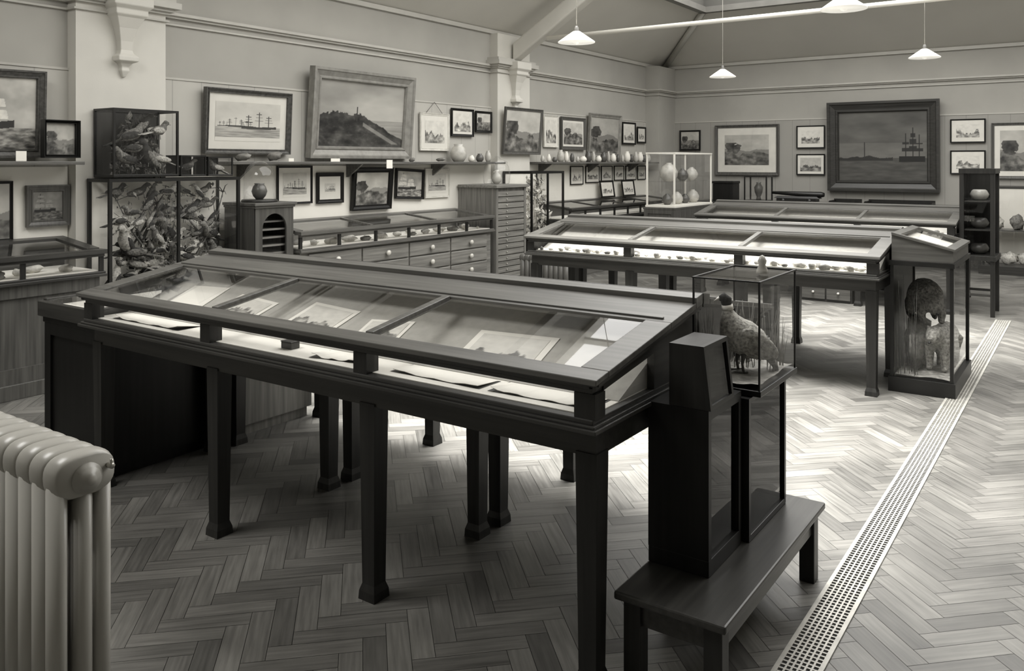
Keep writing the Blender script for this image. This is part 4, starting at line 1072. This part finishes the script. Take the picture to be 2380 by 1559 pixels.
for a,b_,l in ((-3.3,-2.9,'small framed print lying flat on counter'),(-2.8,-1.9,'long shallow framed tray of specimens on counter')):
    t=thing('flat_frame',l,'frame',((a+b_)/2,13.2,.926)); o=((a+b_)/2,13.2,.926)
    MB().box(a,b_,13.05,13.08,.926,.97).box(a,b_,13.37,13.4,.926,1.0).box(a,a+.03,13.08,13.37,.926,.98).box(b_-.03,b_,13.08,13.37,.926,.98).obj('frame',blackw,t,o)
    MB().box(a+.03,b_-.03,13.08,13.37,.926,.94).obj('tray',paper2,t,o)
t=thing('low_chest','low dark wooden two-drawer box on floor under table','chest',(-2.47,9.85,0)); o=(-2.47,9.85,0)
MB().box(-2.75,-2.19,9.66,10.05,0,.21).obj('body',wd_x,t,o,bevel=.004)
for a,b_ in ((-2.73,-2.48),(-2.46,-2.21)):
    d=MB().box(a,b_,9.645,9.66,.03,.18).obj('drawer',wm_x,t,o); MB().tube([((a+b_)/2,9.645,.105),((a+b_)/2,9.625,.105)],.013,10).obj('knob',knobm,d,o)
gcase('shell_case','wide glazed wall case with large pale shells, bright lining',(-1.35,-.2,13.35,13.84,0,1.22),w=.03,fm=wd_x,glassy='xXyZ',base=.12,cap=.03,bk=whitem)
for i in range(9):
    mb=MB().ell((0,0,0),(.10,.09,.08),0,14,9,Euler((0,.3*i,0)),.7); ob=mb.obj('shell',stone1 if i%3 else stone2)
    ob.location=(-1.20+(i%5)*.21,13.58,.215) if i<5 else (-1.15+(i-5)*.25,13.6,.71)
    meta(ob,'large rough pale shell in wall case','shell','shells in the wall case')
ob=MB().box(-1.31,-.24,13.40,13.80,.60,.615).obj('case_shelf',wm_x); meta(ob,'narrow wooden shelf inside glazed case','shelf')

# ------------------------------------------------------------ pendant lamps
def lamp(x,y,z):
    t=thing('pendant_lamp','white opal glass coolie shade hanging on thin cord','lamp',(x,y,z+.12),group='hanging ceiling lamps'); o=(x,y,z+.12)
    MB().lathe((x,y,z),[(.148,0),(.148,.006),(.10,.04),(.05,.075),(.028,.09),(.026,.089),(.047,.070),(.098,.033),(.143,.003)],32).obj('shade',shade_m,t,o)
    MB().lathe((x,y,z),[(.022,.03),(.02,.09),(.016,.12),(.008,.135)],14).obj('lamp_holder',ceramd,t,o)
    MB().lathe((x,y,z),[(0,-.015),(.02,-.008),(.028,.01),(.022,.03),(.012,.05)],14).obj('bulb',shade_m,t,o)
    MB().tube([(x,y,z+.13),(x,y,Z2-.01)],.0035,6).obj('cord',cordm,t,o)
for x,y,z in ((-3.41,5.79,2.51),(-3.51,9.25,2.53),(-1.41,9.25,2.60),(-1.37,5.8,2.565)): lamp(x,y,z)

# ------------------------------------------------------------ light, world, camera
w=bpy.data.worlds.new('W'); scene.world=w; w.use_nodes=True
w.node_tree.nodes['Background'].inputs[0].default_value=(.9,.9,.88,1); w.node_tree.nodes['Background'].inputs[1].default_value=.5
def area(loc,rot,sx,sy,e,spread=math.pi):
    l=bpy.data.lights.new('added_daylight','AREA'); l.shape='RECTANGLE'; l.size=sx; l.size_y=sy; l.energy=e; l.color=(1,.985,.95); l.spread=spread
    ob=bpy.data.objects.new('added_daylight',l); ob.location=loc; ob.rotation_euler=rot; COL.objects.link(ob)
area((-2.6,4.75,4.4),(0,0,0),3.0,1.2,230,math.radians(60))  # added lamp under the skylight, brightens floor between front and middle tables
area((-1.9,8.4,4.4),(0,0,0),2.6,.8,90,math.radians(50))  # second added lamp, brightens floor in front of the rear tables
cam=bpy.data.cameras.new('camera'); co=bpy.data.objects.new('camera',cam); COL.objects.link(co)
co.location=(0,0,1.55); co.rotation_euler=(math.pi/2,0,math.radians(34.9))
cam.sensor_width=36; cam.lens=36*1946/2380; cam.shift_y=-401.5/2380; cam.clip_start=.05
scene.camera=co
